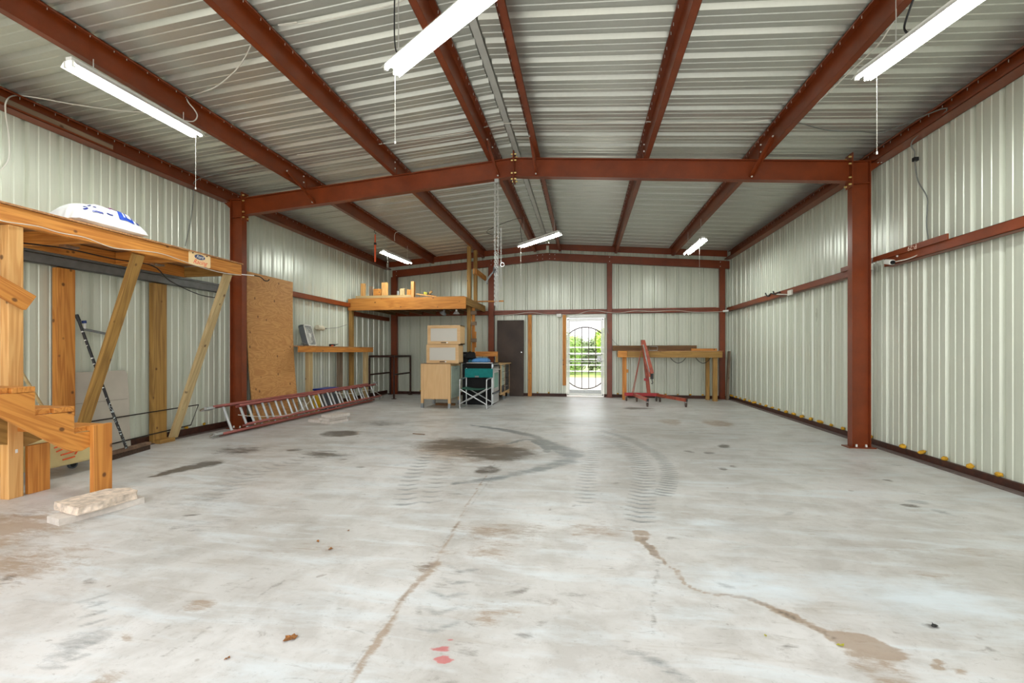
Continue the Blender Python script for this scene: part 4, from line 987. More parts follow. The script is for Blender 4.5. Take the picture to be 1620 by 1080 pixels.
# ================================================================== plywood sheet and ladder
def plywood():
    n = 16; vs = []; H = 2.52
    for i in range(n+1):
        t_ = i/n; z = H*t_; bow = 0.05*math.sin(math.pi*t_)
        vs.append((z, bow))
    mb = MB(); P_ = []
    W_ = 1.16
    # local: x up the sheet, y along the wall, z thickness
    for z, b in vs: P_ += [(z, 0, b), (z, W_, b), (z, W_, b+0.012), (z, 0, b+0.012)]
    fs = []
    for i in range(n):
        for k in range(4): fs.append((i*4+k, i*4+(k+1) % 4, (i+1)*4+(k+1) % 4, (i+1)*4+k))
    fs += [(3, 2, 1, 0), (n*4, n*4+1, n*4+2, n*4+3)]
    mb.add(P_, fs)
    p0 = Vector((-5.315, 6.50, 0.004)); d = Vector((-0.052, 0.0, 1)).normalized(); y_ = Vector((0, 1, 0)); z_ = d.cross(y_)
    M = Matrix((d, y_, z_)).transposed().to_4x4(); M.translation = p0
    return mb.build('plywood_sheet', 'plywood', None, matrix=M, smooth=False)
pw = plywood(); tag(pw, 'tall knotty plywood sheet leaning on the left wall just past the column', 'plywood sheet')
root = thing('hook_rod', (-4.62, 5.45, 2.2), 'thin white rod with a black hook sticking out from the platform end', 'hook')
p_a = Vector((-4.62, 5.392, 2.255)); p_b = Vector((-4.55, 5.56, 2.265))
MB().cyl(p_a, p_b, 0.006, seg=8).build('rod', 'white_plastic', root)
hk = [Vector((-4.55, 5.56, 2.265)), Vector((-4.52, 5.62, 2.262)), Vector((-4.50, 5.66, 2.24)), Vector((-4.49, 5.69, 2.215)), Vector((-4.47, 5.73, 2.215)), Vector((-4.46, 5.75, 2.24))]
MB().tube(smoothpath(hk, 4), 0.007, 8).build('hook', 'black', root, smooth=True)

# extension ladder lying on its side
root = thing('extension_ladder', (-5.1, 7.8, 0), 'long red fibreglass extension ladder lying on its side along the left wall', 'ladder')
LB0 = Vector((-5.065, 5.55, 0.045)); LB1 = Vector((-5.035, 10.35, 0.045)); LT = Vector((-0.150, 0.0, 0.355))
Ld = (LB1-LB0).normalized(); Lr = LT.normalized(); Ln = Lr.cross(Ld); Ln = -Ln if Ln.x < 0 else Ln
def rail(name, off_r, off_n, y0, y1, sg, parent=root):
    """C-channel rail running along the ladder; sg = side the flanges point to (across the rungs)"""
    M = Matrix((Ld, Lr, Ln)).transposed().to_4x4(); M.translation = LB0+Lr*off_r+Ln*off_n
    mb = MB(); h = 0.078
    mb.box((y0, -0.003, -h/2), (y1, 0.003, h/2)); mb.box((y0, 0, h/2-0.005), (y1, sg*0.028, h/2)); mb.box((y0, 0, -h/2), (y1, sg*0.028, -h/2+0.005))
    return mb.build(name, 'fibreglass_red', parent, matrix=M, bevel=0.001), M
RL = LT.length
for nm, n_off, y0, y1, r0, r1 in (('base', 0.0, 0.0, 4.55, 0.0, RL), ('fly', 0.062, 0.395, 4.85, 0.028, RL-0.028)):
    for r_, sg in ((r0, -1 if nm == 'base' else 1), (r1, 1 if nm == 'base' else -1)):
        rl, M = rail(nm+'_rail', r_, n_off, y0, y1, sg)
        for k in range(14):
            yy = y0+0.20+k*0.305
            if yy < y1-0.05 and sg*(1 if nm == 'base' else -1) < 0:
                bp_ = M @ Vector((yy, -0.004 if r_ < RL/2 else 0.004, 0)); 
                bolts('rung_rivet', [bp_], tuple(-Lr if r_ < RL/2 else Lr), 0.012, rl, 'aluminium', 0.008)
    k = 0
    while y0+0.20+k*0.305 < y1-0.1:
        yy = y0+0.20+k*0.305; A = LB0+Ld*yy+Ln*n_off+Lr*(r0+0.004); B = LB0+Ld*yy+Ln*n_off+Lr*(r1-0.004)
        M2, L2 = beam_m(A, B, Ln); MB().box((0, -0.016, -0.014), (L2, 0.016, 0.014)).build('rung', 'aluminium', root, matrix=M2, bevel=0.007, ).modifiers[0].segments = 2
        k += 1
for r_ in (0.0, RL):
    p = LB0+Lr*r_; M2, L2 = beam_m(p-Ld*0.16, p+Ld*0.03, Ln)
    f_ = MB().box((0, -0.020, -0.034), (L2, 0.020, 0.034)).build('foot_bracket', 'galv', root, matrix=M2, bevel=0.006)
    MB().cyl(p-Ld*0.15-Ln*0.03, p-Ld*0.15+Ln*0.045, 0.022, seg=10).build('foot_pivot', 'chrome', f_)
    e = LB0+Lr*r_+Ld*4.80+Ln*0.062; M3, L3 = beam_m(e, e+Ld*0.14, Ln); MB().box((0, -0.03, -0.045), (L3, 0.03, 0.03)).build('rung_lock', 'galv', root, matrix=M3, bevel=0.008)
rp = [LB0+Ld*a+Lr*b+Ln*0.10 for a, b in ((0.30, 0.20), (0.6, 0.13), (0.95, 0.08), (1.3, 0.05), (1.7, 0.09), (2.0, 0.2), (2.25, 0.31))]
MB().tube(smoothpath(rp, 5), 0.005, 6).build('rope', 'cable_white', root, smooth=True)
rp = [LB0+Ld*a+Lr*b+Ln*0.10 for a, b in ((2.9, 0.30), (3.2, 0.25), (3.6, 0.22), (4.1, 0.24), (4.5, 0.2), (4.8, 0.05))]
MB().tube(smoothpath(rp, 5), 0.005, 6).build('rope', 'cable_white', root, smooth=True)
MB().cyl(LB0+Ld*4.78+Lr*0.33+Ln*0.09, LB0+Ld*4.78+Lr*0.33+Ln*0.11, 0.035, seg=16).build('pulley', 'chrome', root)
# paver stack in front of the ladder
for k, (z0, z1, dx) in enumerate(((0.0, 0.044, 0.0), (0.049, 0.093, -0.02), (0.099, 0.145, 0.025))):
    tag(slab('stacked_paver', [(-4.375+dx, 6.86), (-4.14+dx, 6.78), (-4.03+dx, 7.16), (-4.27+dx, 7.24)], z0, z1, 'concrete_block', 0.002, 5+k),
        ['bottom grey paver of the three stacked in front of the ladder', 'middle grey paver of the three stacked in front of the ladder', 'top grey paver of the three stacked in front of the ladder'][k], 'paver', 'stacked pavers')
tag(slab('broken_paver', [(-4.66, 6.96), (-4.50, 6.92), (-4.42, 6.93), (-4.44, 7.10), (-4.62, 7.14)], 0.0, 0.045, 'concrete_block', 0.006, 9, 0.01), 'broken piece of grey paver lying left of the paver stack', 'paver')

# ================================================================== fan bench on the left
root = thing('wall_bench', (-5.1, 8.3, 0), 'wooden wall bench carrying the box fan on the left wall', 'workbench')
boxo('front_rim', (-5.275, 7.56, 1.195), (-5.235, 10.50, 1.302), 'fir', root); boxo('rim_extension', (-5.233, 7.50, 1.195), (-5.20, 8.02, 1.302), 'fir', root)
MB().box((-5.60, 7.69, 1.304), (-5.23, 10.52, 1.318)).build('top', 'plywood_edge', root)
boxo('end_rail', (-5.58, 10.46, 1.20), (-5.278, 10.50, 1.298), 'treated', root)
for x, y, m in ((-5.325, 7.98, 'treated_pale'), (-5.325, 10.27, 'treated_pale'), (-5.52, 9.42, 'weathered')):
    boxo('leg', (x-0.045, y-0.055, 0), (x+0.045, y+0.055, 1.193), m, root)
# box fan
root = thing('box_fan', (-5.05, 7.5, 1.32), 'grey and white box fan tilted back on the fan bench', 'fan')
fm = Matrix.Translation((-5.345, 8.14, 1.324)) @ Euler((0, math.radians(-14), math.radians(14))).to_matrix().to_4x4()
def rrect(hw_, hh_, r_, x, n_=5):
    pts = []
    for cx2, cy2, a0 in ((hw_-r_, hh_-r_, 0), (-hw_+r_, hh_-r_, 90), (-hw_+r_, -hh_+r_, 180), (hw_-r_, -hh_+r_, 270)):
        for k in range(n_+1):
            a = math.radians(a0+90*k/n_); pts.append((x, cx2+r_*math.cos(a), hh_+cy2+r_*math.sin(a)))
    return pts
H_ = 0.215
def ring(x0, x1, o, i, r0_, r1_):
    mb = MB(); A = rrect(o, H_, r0_, x0); B = rrect(o, H_, r0_, x1)
    A2 = [(x0, p[1]*i/o, H_+(p[2]-H_)*i/o) for p in A]; B2 = [(x1, p[1], p[2]) for p in A2]; n_ = len(A)
    fs = []
    for k in range(n_):
        j = (k+1) % n_; fs += [(k, j, n_+j, n_+k), (2*n_+k, 3*n_+k, 3*n_+j, 2*n_+j), (k, 2*n_+k, 2*n_+j, j), (n_+k, n_+j, 3*n_+j, 3*n_+k)]
    return mb.add(A+B+A2+B2, fs)
ring(-0.11, -0.008, H_, H_-0.012, 0.05, 0.04).build('casing', 'fan_grey', root, matrix=fm, smooth=True)
ring(-0.008, 0.004, H_+0.002, H_-0.018, 0.05, 0.04).build('front_rim', 'white_plastic', root, matrix=fm, smooth=True)
for k in range(15):
    y = -0.182+0.026*k; MB().tube([(0.0, y, 0.02), (0.0, y, 2*H_-0.02)], 0.0022, 5).build('grille_bar', 'white_plastic', root, matrix=fm)
for r_ in (0.07, 0.13): MB().tube([(0.001, r_*math.cos(2*math.pi*k/24), H_+r_*math.sin(2*math.pi*k/24)) for k in range(24)], 0.0022, 5, closed=True).build('grille_ring', 'white_plastic', root, matrix=fm)
MB().lathe((-0.02, 0, H_), [(0.045, -0.03), (0.05, 0.0), (0.045, 0.022), (0.02, 0.026)], 20, 'x').build('hub_cap', 'white_plastic', root, matrix=fm, smooth=True)
for k in range(5):
    a = 2*math.pi*k/5; mb = MB(); vs = []
    for i in range(7):
        r_ = 0.045+0.13*i/6
        for j, da in ((0, -0.30), (1, 0.30)):
            aa = a+da*(0.8+0.5*i/6); vs.append((-0.045+(0.02 if j else -0.02), r_*math.cos(aa), H_+r_*math.sin(aa)))
            vs.append((-0.042+(0.02 if j else -0.02), r_*math.cos(aa), H_+r_*math.sin(aa)))
    fs = []
    for i in range(6):
        q = i*4; fs += [(q, q+4, q+6, q+2), (q+1, q+3, q+7, q+5), (q, q+1, q+5, q+4), (q+2, q+6, q+7, q+3)]
    fs += [(0, 2, 3, 1), (24, 25, 27, 26)]
    mb.add(vs, fs).build('blade', 'white_plastic', root, matrix=fm, smooth=True)
MB().box((-0.10, -H_+0.02, H_*2), (-0.05, H_-0.02, H_*2+0.004)).build('carry_edge', 'fan_grey', root, matrix=fm)
root = thing('power_drill', (-5.4, 8.95, 1.32), 'small black and red hand tool lying on the fan bench', 'tool')
MB().cyl((-5.38, 8.80, 1.345), (-5.38, 8.98, 1.350), 0.026, 0.022, 12).build('body', 'black', root); MB().cyl((-5.38, 8.98, 1.35), (-5.38, 9.12, 1.375), 0.009, 0.006, 8).build('nozzle', 'black', root)
MB().box((-5.40, 8.81, 1.322), (-5.34, 8.87, 1.345)).build('trigger', 'orange_handle', root)
cp = [(-5.40, 7.72, 1.327), (-5.28, 7.80, 1.34), (-5.42, 7.88, 1.36), (-5.30, 7.75, 1.375), (-5.27, 7.86, 1.33), (-5.36, 7.92, 1.33)]
o = MB().tube(smoothpath(cp, 6), 0.006, 6).build('coiled_cable', 'cable_grey', None, smooth=True); place(o, None, Matrix.Identity(4)); tag(o, 'loose tangle of grey cable on the bench beside the fan', 'cable')
root = thing('sprayer_head', (-5.58, 8.75, 1.72), 'tan spray can hanging sideways on the wall above the fan bench', 'spray can')
MB().cyl((-5.57, 8.62, 1.72), (-5.57, 8.85, 1.71), 0.05, seg=14).build('can', 'carton', root, smooth=True); MB().cyl((-5.57, 8.85, 1.71), (-5.57, 8.95, 1.71), 0.015, seg=8).build('nozzle', 'black', root)
o = MB().tube(smoothpath([(-5.57, 8.95, 1.71), (-5.57, 9.15, 1.73), (-5.55, 9.4, 1.76), (-5.50, 9.7, 1.84)], 5), 0.005, 6).build('hose', 'cable_grey', root)
# items on the floor behind the ladder
root = thing('yellow_jug', (-5.25, 7.95, 0), 'yellow plastic jug behind the ladder rungs', 'jug')
MB().lathe((-5.42, 8.30, 0), [(0.11, 0), (0.125, 0.02), (0.125, 0.26), (0.10, 0.31), (0.04, 0.33), (0.035, 0.36)], 22).build('body', 'jug_yellow', root, smooth=True); MB().lathe((-5.42, 8.30, 0.36), [(0.04, 0), (0.04, 0.03), (0.01, 0.032)], 14).build('cap', 'jug_yellow', root, smooth=True)
root = thing('storage_tote', (-5.35, 8.75, 0), 'storage tote with a blue lid behind the ladder', 'tote')
MB().box((-5.54, 8.44, 0.0), (-5.30, 9.0, 0.40)).build('body', 'grey_plastic', root, bevel=0.012); MB().box((-5.56, 8.42, 0.402), (-5.29, 9.00, 0.435)).build('lid', 'lid_blue', root, bevel=0.01); 
tag(boxo('cardboard_carton', (-5.55, 7.78, 0), (-5.36, 7.93, 0.22), 'carton'), 'small pale carton behind the ladder beside the yellow jug', 'box')
tag(beam('wood_offcut', (-5.42, 7.70, 0.0), (-5.52, 7.66, 0.56), 0.012, 0.16, 'treated_pale', None, up=(0, 1, 0)), 'pointed wood offcut leaning behind the plywood foot', 'board')
tag(boxo('wood_offcut', (-5.46, 9.50, 0), (-5.39, 10.4, 0.05), 'fir'), 'orange timber offcut on the floor behind the ladder near its far end', 'board')
# ================================================================== far-left loft
LY = 9.90; LB_, LT_ = 2.192, 2.470
root = thing('loft_platform', (-4.0, 10.9, 2.2), 'wooden loft built across the far left corner, carrying timber offcuts', 'loft')
boxo('front_board', (-5.585, LY, LB_), (-2.675, LY+0.04, LT_), 'fir', root)
boxo('side_board', (-2.715, LY+0.045, LT_-0.175), (-2.675, 11.95, LT_-0.005), 'treated', root)
for x in (-5.3, -4.9, -4.5, -4.1, -3.7, -3.3, -2.98): boxo('joist', (x-0.02, LY+0.045, LB_+0.05), (x+0.02, 11.95, LT_-0.03), 'dark_timber', root)
MB().box((-5.48, LY+0.01, LT_+0.002), (-2.72, 11.9, LT_+0.014)).build('deck', 'plywood_edge', root)
boxo('front_post', (-2.835, 10.60, 0), (-2.745, 10.69, raft(-2.75)-0.002), 'treated', root)
boxo('corner_post', (-5.59, LY+0.045, 0), (-5.51, LY+0.145, LB_+0.05), 'treated', root)
boxo('rear_post', (-2.775, 11.02, LT_+0.016), (-2.690, 11.11, raft(-2.72)-0.002), 'treated', root)
boxo('guard_rail', (-2.688, 10.86, 3.15), (-2.650, 11.96, 3.285), 'fir', root)
boxo('rail_block', (-2.74, 10.80, 3.15), (-2.690, 10.98, 3.28), 'fir_light', root)
root = thing('loft_ladder', (-2.6, 10.65, 1.0), 'rough site-built ladder of timber offcuts up to the far loft', 'ladder')
sc_ = 10.68/9.8
def LZ(z): return CAMH+(z-CAMH)*sc_
boxo('side_rail', (-2.735, 10.70, 0.0), (-2.665, 10.74, LT_-0.18), 'fir', root); boxo('rail_splice', (-2.70, 10.66, LZ(1.30)), (-2.62, 10.695, LZ(1.66)), 'fir', root)
for z in (2.04, 1.80, 1.42): boxo('rung', (-2.82, 10.60+0.0, LZ(z)) if False else (-2.742, 10.60, LZ(z)), (-2.60, 10.657, LZ(z)+0.09), 'weathered', root)
boxo('low_crosspiece', (-2.66, 10.745, 1.09), (-2.10, 10.785, 1.21), 'fir', root); boxo('low_rail', (-2.16, 10.79, 0.92), (-2.10, 10.83, 1.21), 'treated', root)
# timber lying on the loft
tag(boxo('long_board', (Yp(563, 470, LY+0.08).x, LY+0.06, LT_+0.016), (Yp(651, 470, LY+0.08).x, LY+0.15, LT_+0.075), 'treated_pale'), 'long pale board lying along the front of the loft under the upright blocks', 'board')
BZ_ = LT_+0.077
def Lx(px): return Yp(px, 462, LY+0.1).x
blocks = [(571, 577.5, 448.5, 466, 'fir_light', 'slim upright block farthest left on the loft board'), (584, 589, 453, 466, 'weathered', 'small grey upright offcut second from left on the loft'),
          (591, 603, 457, 466, 'fir', 'squat orange block left of the tall pale block on the loft'), (604, 613, 447, 466, 'fir_light', 'tall pale square-topped block on the loft board'),
          (633, 640, 456.5, 465, 'treated_pale', 'small pale block behind the grey tin on the loft'), (644, 650, 458, 464.5, 'fir', 'small orange block touching the rightmost upright plank on the loft')]
for x0, x1, y0, y1, m, lab in blocks:
    a_ = Yp(x0, y0, LY+0.09); b_ = Yp(x1, y1, LY+0.09)
    tag(boxo('timber_block', (a_.x, LY+0.07, BZ_), (b_.x, LY+0.13, a_.z), m), lab, 'wood block', 'wood offcuts standing on the loft')
tag(boxo('timber_block', (Lx(651.5), LY+0.046, LT_+0.016), (Lx(656), LY+0.146, Yp(652, 445, LY+0.05).z), 'fir_light'), 'tallest upright plank at the right end of the loft board', 'wood block', 'wood offcuts standing on the loft')
o = MB().cyl((Lx(630), LY+0.10, BZ_), (Lx(630), LY+0.10, BZ_+0.10), 0.034, seg=16).build('tin_can', 'galv', smooth=True); place(o, None, Matrix.Identity(4)); tag(o, 'small grey tin on the loft board', 'can')
tag(beam('wooden_dowel', (Lx(659), LY+0.10, LT_+0.095), (Lx(690), LY+0.16, LT_+0.032), 0.028, 0.028, 'fir_light'), 'turned wooden dowel lying on the loft right of the upright planks', 'dowel')
root = thing('hand_grinder', (Lx(674), LY+0.25, LT_), 'tool with a bright yellow band lying on the loft deck', 'tool')
beam('body', (Lx(668), LY+0.24, LT_+0.13), (Lx(684), LY+0.24, LT_+0.045), 0.05, 0.05, 'black', root); beam('yellow_band', (Lx(668)-0.004, LY+0.235, LT_+0.135), (Lx(673), LY+0.235, LT_+0.11), 0.056, 0.056, 'leaf_yellow', root)
beam('head', (Lx(674), LY+0.30, LT_+0.12), (Lx(679), LY+0.30, LT_+0.18), 0.04, 0.05, 'treated', root)
o = boxo('long_pole', (-3.10, 11.2, LT_+0.016), (-2.03, 11.24, LT_+0.05), 'fir'); tag(o, 'round-ended wooden pole sticking out past the right side of the loft', 'pole')
def clamp_lamp(x, y, z, ang, mat, lab):
    root = thing('clamp_lamp', (x, y, z), lab, 'lamp')
    M = Matrix.Translation((x, y, z)) @ Euler(ang).to_matrix().to_4x4()
    MB().lathe((0, 0, 0), [(0.022, 0.0), (0.024, -0.04), (0.05, -0.06), (0.08, -0.10), (0.083, -0.102), (0.078, -0.098), (0.048, -0.056), (0.02, -0.04)], 20).build('shade', mat, root, smooth=True, matrix=M)
    MB().cyl((0, 0, 0), (0, 0, 0.05), 0.02, seg=10).build('socket', 'black', root, matrix=M)
clamp_lamp(Yp(722, 500, LY+0.13).x, LY+0.13, 2.185, (0, 0, 0), 'aluminium', 'round aluminium clamp lamp hanging below the loft front near the post')
clamp_lamp(Yp(703, 500, LY+0.13).x, LY+0.13, 2.185, (0.4, 0.5, 0), 'galv_dull', 'dark tilted clamp lamp hanging below the loft, left of the aluminium one')
# orange strap bar hanging from the outer left purlin
root = thing('orange_hanging_bar', (-4.19, 8.4, 3.0), 'orange bar with a black sleeve hanging from the left purlin', 'hanging bar')
hx, hy = -4.20, 8.12
zt_, zb_ = Xp(593.5, 371, hx).z, Xp(593.5, 414, hx).z
hy = Xp(593.5, 390, hx).y
MB().cyl((hx, hy, zt_), (hx, hy, zb_+(zt_-zb_)*0.68), 0.014, seg=10).build('upper_bar', 'orange_handle', root); MB().cyl((hx, hy, zb_+(zt_-zb_)*0.68), (hx, hy, zb_), 0.018, seg=10).build('lower_bar', 'orange_handle', root)
MB().cyl((hx, hy, zb_+(zt_-zb_)*0.62), (hx, hy, zb_+(zt_-zb_)*0.70), 0.027, seg=10).build('sleeve', 'black', root)
MB().tube([(hx, hy, zt_), (hx+0.02, hy, zt_+0.03), (hx-0.02, hy, zt_+0.05), (hx-0.01, hy, raft(hx)+0.004)], 0.006, 6).build('hook', 'black', root)
# metal pipe frame table
root = thing('pipe_frame_table', (-5.1, 11.4, 0), 'dark steel pipe frame without a top in the far left corner', 'table frame')
A, B, C, D = (-5.40, 10.62), (-5.40, 11.86), (-4.78, 10.71), (-4.82, 11.90)
for p in (A, B, C, D):
    MB().cyl((p[0], p[1], 0.012), (p[0], p[1], 1.06), 0.024, seg=10).build('leg', 'rusty_pipe', root, smooth=True); MB().box((p[0]-0.05, p[1]-0.05, 0), (p[0]+0.05, p[1]+0.05, 0.012)).build('foot_plate', 'rusty_pipe', root)
for p, q in ((A, C), (C, D), (A, B), (B, D)): MB().cyl((p[0], p[1], 1.085), (q[0], q[1], 1.085), 0.026, seg=10).build('top_rail', 'rusty_pipe', root, smooth=True)
for p, q in ((C, D), (A, B)): MB().cyl((p[0], p[1], 0.62), (q[0], q[1], 0.62), 0.022, seg=10).build('side_rail', 'rusty_pipe', root, smooth=True)

# ================================================================== kitchen units
CX0, CX1, CY0, CY1, CZ = -3.465, -2.805, 9.13, 9.93, 0.945
root = thing('base_cabinet', ((CX0+CX1)/2, CY0, 0), 'birch base cabinet on legs with a sage glass door facing right', 'cabinet')
boxo('side_panel', (CX0+0.055, CY0+0.006, 0.19), (CX1-0.055, CY0+0.022, CZ), 'birch', root)
MB().box((CX0+0.006, CY0+0.025, 0.19), (CX1-0.012, CY1, CZ-0.004)).build('carcass', 'birch', root)
for x in (CX0, CX1-0.055):
    for y in (CY0, CY1-0.05):
        lg = boxo('leg', (x, y, 0.10), (x+0.055, y+0.055, CZ), 'birch', root); MB().box((x+0.001, y+0.001, 0.0), (x+0.054, y+0.054, 0.099)).build('metal_foot', 'stainless', lg)
dr = MB().box((CX1-0.010, CY0+0.07, 0.20), (CX1+0.006, CY1-0.07, CZ-0.05)).build('door', 'sage_glass', root)
for y in (9.40, 9.50): MB().lathe((CX1+0.006, y, 0.845), [(0.006, 0), (0.006, 0.018), (0.015, 0.02), (0.015, 0.03), (0.004, 0.032)], 12, 'x').build('knob', 'chrome', dr, smooth=True)
MB().box((CX0-0.005, CY0-0.002, CZ+0.0), (CX1+0.01, CY1, CZ+0.006)).build('top', 'dark_timber', root)
def wallcab(x0, x1, y0, y1, z0, z1, lab):
    root = thing('wall_cabinet', ((x0+x1)/2, y0, z0), lab, 'cabinet', 'stacked glass-fronted cabinets')
    mb = MB(); t_ = 0.018
    mb.box((x0, y0+0.02, z0), (x0+t_, y1, z1)).box((x1-t_, y0+0.02, z0), (x1, y1, z1)).box((x0, y0+0.02, z0), (x1, y1, z0+t_)).box((x0, y0+0.02, z1-t_), (x1, y1, z1)).box((x0, y1-0.01, z0), (x1, y1, z1))
    mb.build('carcass', 'birch', root)
    w = 0.068; dr = MB().box((x0, y0, z0+0.002), (x0+w, y0+0.018, z1-0.002)).box((x1-w, y0, z0+0.002), (x1, y0+0.018, z1-0.002)).box((x0+w, y0, z1-w), (x1-w, y0+0.018, z1-0.002)).box((x0+w, y0, z0+0.002), (x1-w, y0+0.018, z0+w)).build('door', 'birch', root)
    MB().box((x0+w, y0+0.008, z0+w), (x1-w, y0+0.012, z1-w)).build('glass_panel', 'frosted_glass', dr)
    cx2 = (x0+x1)/2+0.01; MB().box((cx2-0.07, y0-0.014, z0+0.028), (cx2+0.05, y0-0.002, z0+0.044)).build('handle', 'black_gloss', dr); MB().box((cx2+0.05, y0-0.014, z0+0.026), (cx2+0.085, y0-0.002, z0+0.046)).build('handle_tip', 'chrome', dr)
    return root
wallcab(-3.372, -2.655, 9.23, 9.60, 0.953, 1.362, 'lower glass-fronted birch cabinet standing on the base cabinet')
wallcab(-3.345, -2.615, 9.22, 9.60, 1.364, 1.775, 'upper glass-fronted birch cabinet on top of the stack')
# cooker
root = thing('cooker', (-2.4, 10.1, 0), 'black sided cooker with its oven door facing right behind the green chair', 'stove')
SX0, SX1, SY0, SY1 = -2.735, -2.03, 9.82, 10.53
MB().box((SX0, SY0, 0.02), (SX1-0.03, SY1, 0.925)).build('body', 'black_gloss', root, bevel=0.006)
MB().box((SX0, SY0-0.004, 0.93), (SX1-0.0, SY1, 0.95)).build('cooktop', 'black', root, bevel=0.004)
MB().box((SX0+0.10, SY0-0.008, 0.946), (SX1, SY0+0.004, 0.957)).build('cooktop_trim', 'aluminium', root)
bg = MB().prism([(SX0, SY0+0.02, 0.95), (SX0+0.14, SY0+0.02, 0.95), (SX0+0.10, SY0+0.02, 1.20), (SX0, SY0+0.02, 1.20)], (0, SY1-SY0-0.04, 0)).build('backguard', 'black_gloss', root, bevel=0.008)
MB().lathe((SX0+0.05, SY0+0.018, 1.12), [(0.03, 0), (0.03, -0.012), (0.02, -0.02)], 14, 'y').build('timer_knob', 'black', bg)
MB().box((SX1-0.028, SY0+0.03, 0.28), (SX1+0.012, SY1-0.03, 0.83)).build('oven_door', 'aluminium', root, bevel=0.005); 
MB().box((SX1+0.012, SY0+0.12, 0.38), (SX1+0.015, SY1-0.12, 0.72)).build('oven_window', 'oven_glass', root)
MB().cyl((SX1+0.05, SY0+0.05, 0.79), (SX1+0.05, SY1-0.05, 0.79), 0.012, seg=10).build('oven_handle', 'aluminium', root); MB().box((SX1-0.028, SY0+0.02, 0.84), (SX1+0.01, SY1-0.02, 0.925)).build('control_panel', 'stainless', root)
for k in range(4): MB().lathe((SX1+0.01, SY0+0.12+0.15*k, 0.885), [(0.02, 0), (0.018, 0.022), (0.008, 0.024)], 12, 'x').build('control_knob', 'black', root)
MB().box((SX1-0.028, SY0+0.02, 0.03), (SX1+0.012, SY1-0.02, 0.24)).build('drawer', 'aluminium', root, bevel=0.004); MB().box((SX1+0.0, SY0+0.04, 0.245), (SX1+0.04, SY1-0.04, 0.272)).build('drawer_grip', 'grey_plastic', root)
root = thing('folded_tarp', (-2.4, 10.0, 0.957), 'folded light blue and teal tarp lying on the cooker top', 'tarp')
pillow('f', (-2.33, 9.98, 0.96), 0.20, 0.14, 0.10, 'tarp_blue', None, 4, 0.0, 16, 6).build('blue_fold', 'tarp_blue', root, smooth=True); pillow('f', (-2.58, 10.0, 0.958), 0.13, 0.15, 0.075, 'tarp_teal', None, 6, 0.0, 14, 6).build('teal_fold', 'tarp_teal', root, smooth=True)
o = pillow('b', (-2.56, 9.90, 1.04), 0.12, 0.07, 0.16, 'black', None, 8, 0.1, 16, 5).build('black_bag', 'black_gloss', None, smooth=True); place(o, None, Matrix.Identity(4)); tag(o, 'crumpled black bag on the left end of the cooker above the teal cloth', 'bag')
# drawer unit behind the cooker
root = thing('drawer_unit', (-2.3, 11.2, 0), 'birch framed kitchen drawer unit with slate grey drawers behind the cooker', 'cabinet')
DXa, DXb, DYa, DYb = -2.38, -1.985, 10.62, 11.86
MB().box((DXa, DYa, 0.19), (DXb-0.02, DYb, 0.885)).build('carcass', 'drawer_slate', root); MB().box((DXa-0.02, DYa-0.03, 0.888), (DXb+0.04, DYb+0.06, 0.915)).build('worktop', 'birch', root, bevel=0.003)
for y in (DYa, 11.14, DYb-0.05): boxo('upright', (DXb-0.05, y, 0.19), (DXb, y+0.05, 0.885), 'birch', root)
for y in (11.12, DYb-0.07):
    lg = boxo('leg', (DXb-0.06, y, 0.09), (DXb, y+0.07, 0.19), 'birch', root); MB().box((DXb-0.058, y+0.002, 0), (DXb-0.002, y+0.068, 0.089)).build('metal_foot', 'stainless', lg)
boxo('bottom_rail', (DXb-0.05, DYa+0.05, 0.15), (DXb-0.002, DYb-0.05, 0.20), 'birch', root)
for y0, y1 in ((DYa+0.055, 11.135), (11.195, DYb-0.055)):
    for k in range(4):
        z0 = 0.21+0.168*k; d_ = MB().box((DXb-0.018, y0, z0), (DXb-0.004, y1, z0+0.155)).build('drawer', 'sage_glass' if (y0 < 11 and k > 0) else 'drawer_slate', root)
        MB().cyl((DXb+0.015, y0+0.1, z0+0.12), (DXb+0.015, y1-0.1, z0+0.12), 0.006, seg=8).build('pull', 'chrome', d_)
# green folding chair
root = thing('folding_chair', (-2.31, 9.40, 0), 'green canvas folding chair with a bare tube frame in front of the cooker', 'chair')
x0, x1, yf, yr = -2.595, -2.015, 9.12, 9.66
for x in (x0, x1):
    arm = [(x, yf, 0.0), (x, yf, 0.56), (x, yf+0.015, 0.60), (x, yf+0.06, 0.618), (x, yr-0.06, 0.63)]
    MB().tube(smoothpath(arm, 5), 0.0125, 10).build('front_leg', 'aluminium', root, smooth=True)
    MB().tube([(x, yr, 0.0), (x, yr-0.01, 0.45), (x, yr+0.01, 0.84)], 0.0125, 10).build('rear_leg', 'aluminium', root, smooth=True)
    MB().tube([(x, yf, 0.018), (x, yr, 0.018)], 0.011, 8).build('side_foot', 'aluminium', root, smooth=True)
    MB().box((x-0.018, yf+0.07, 0.615), (x+0.018, yr-0.08, 0.632)).build('armrest', 'grey_plastic', root)
for y in (yf, yr-0.02):
    MB().tube([(x0, y-0.015, 0.10), (x1, y-0.015, 0.42)], 0.011, 8).build('cross_brace', 'aluminium', root, smooth=True); MB().tube([(x1, y-0.028, 0.10), (x0, y-0.028, 0.42)], 0.011, 8).build('cross_brace', 'aluminium', root, smooth=True)
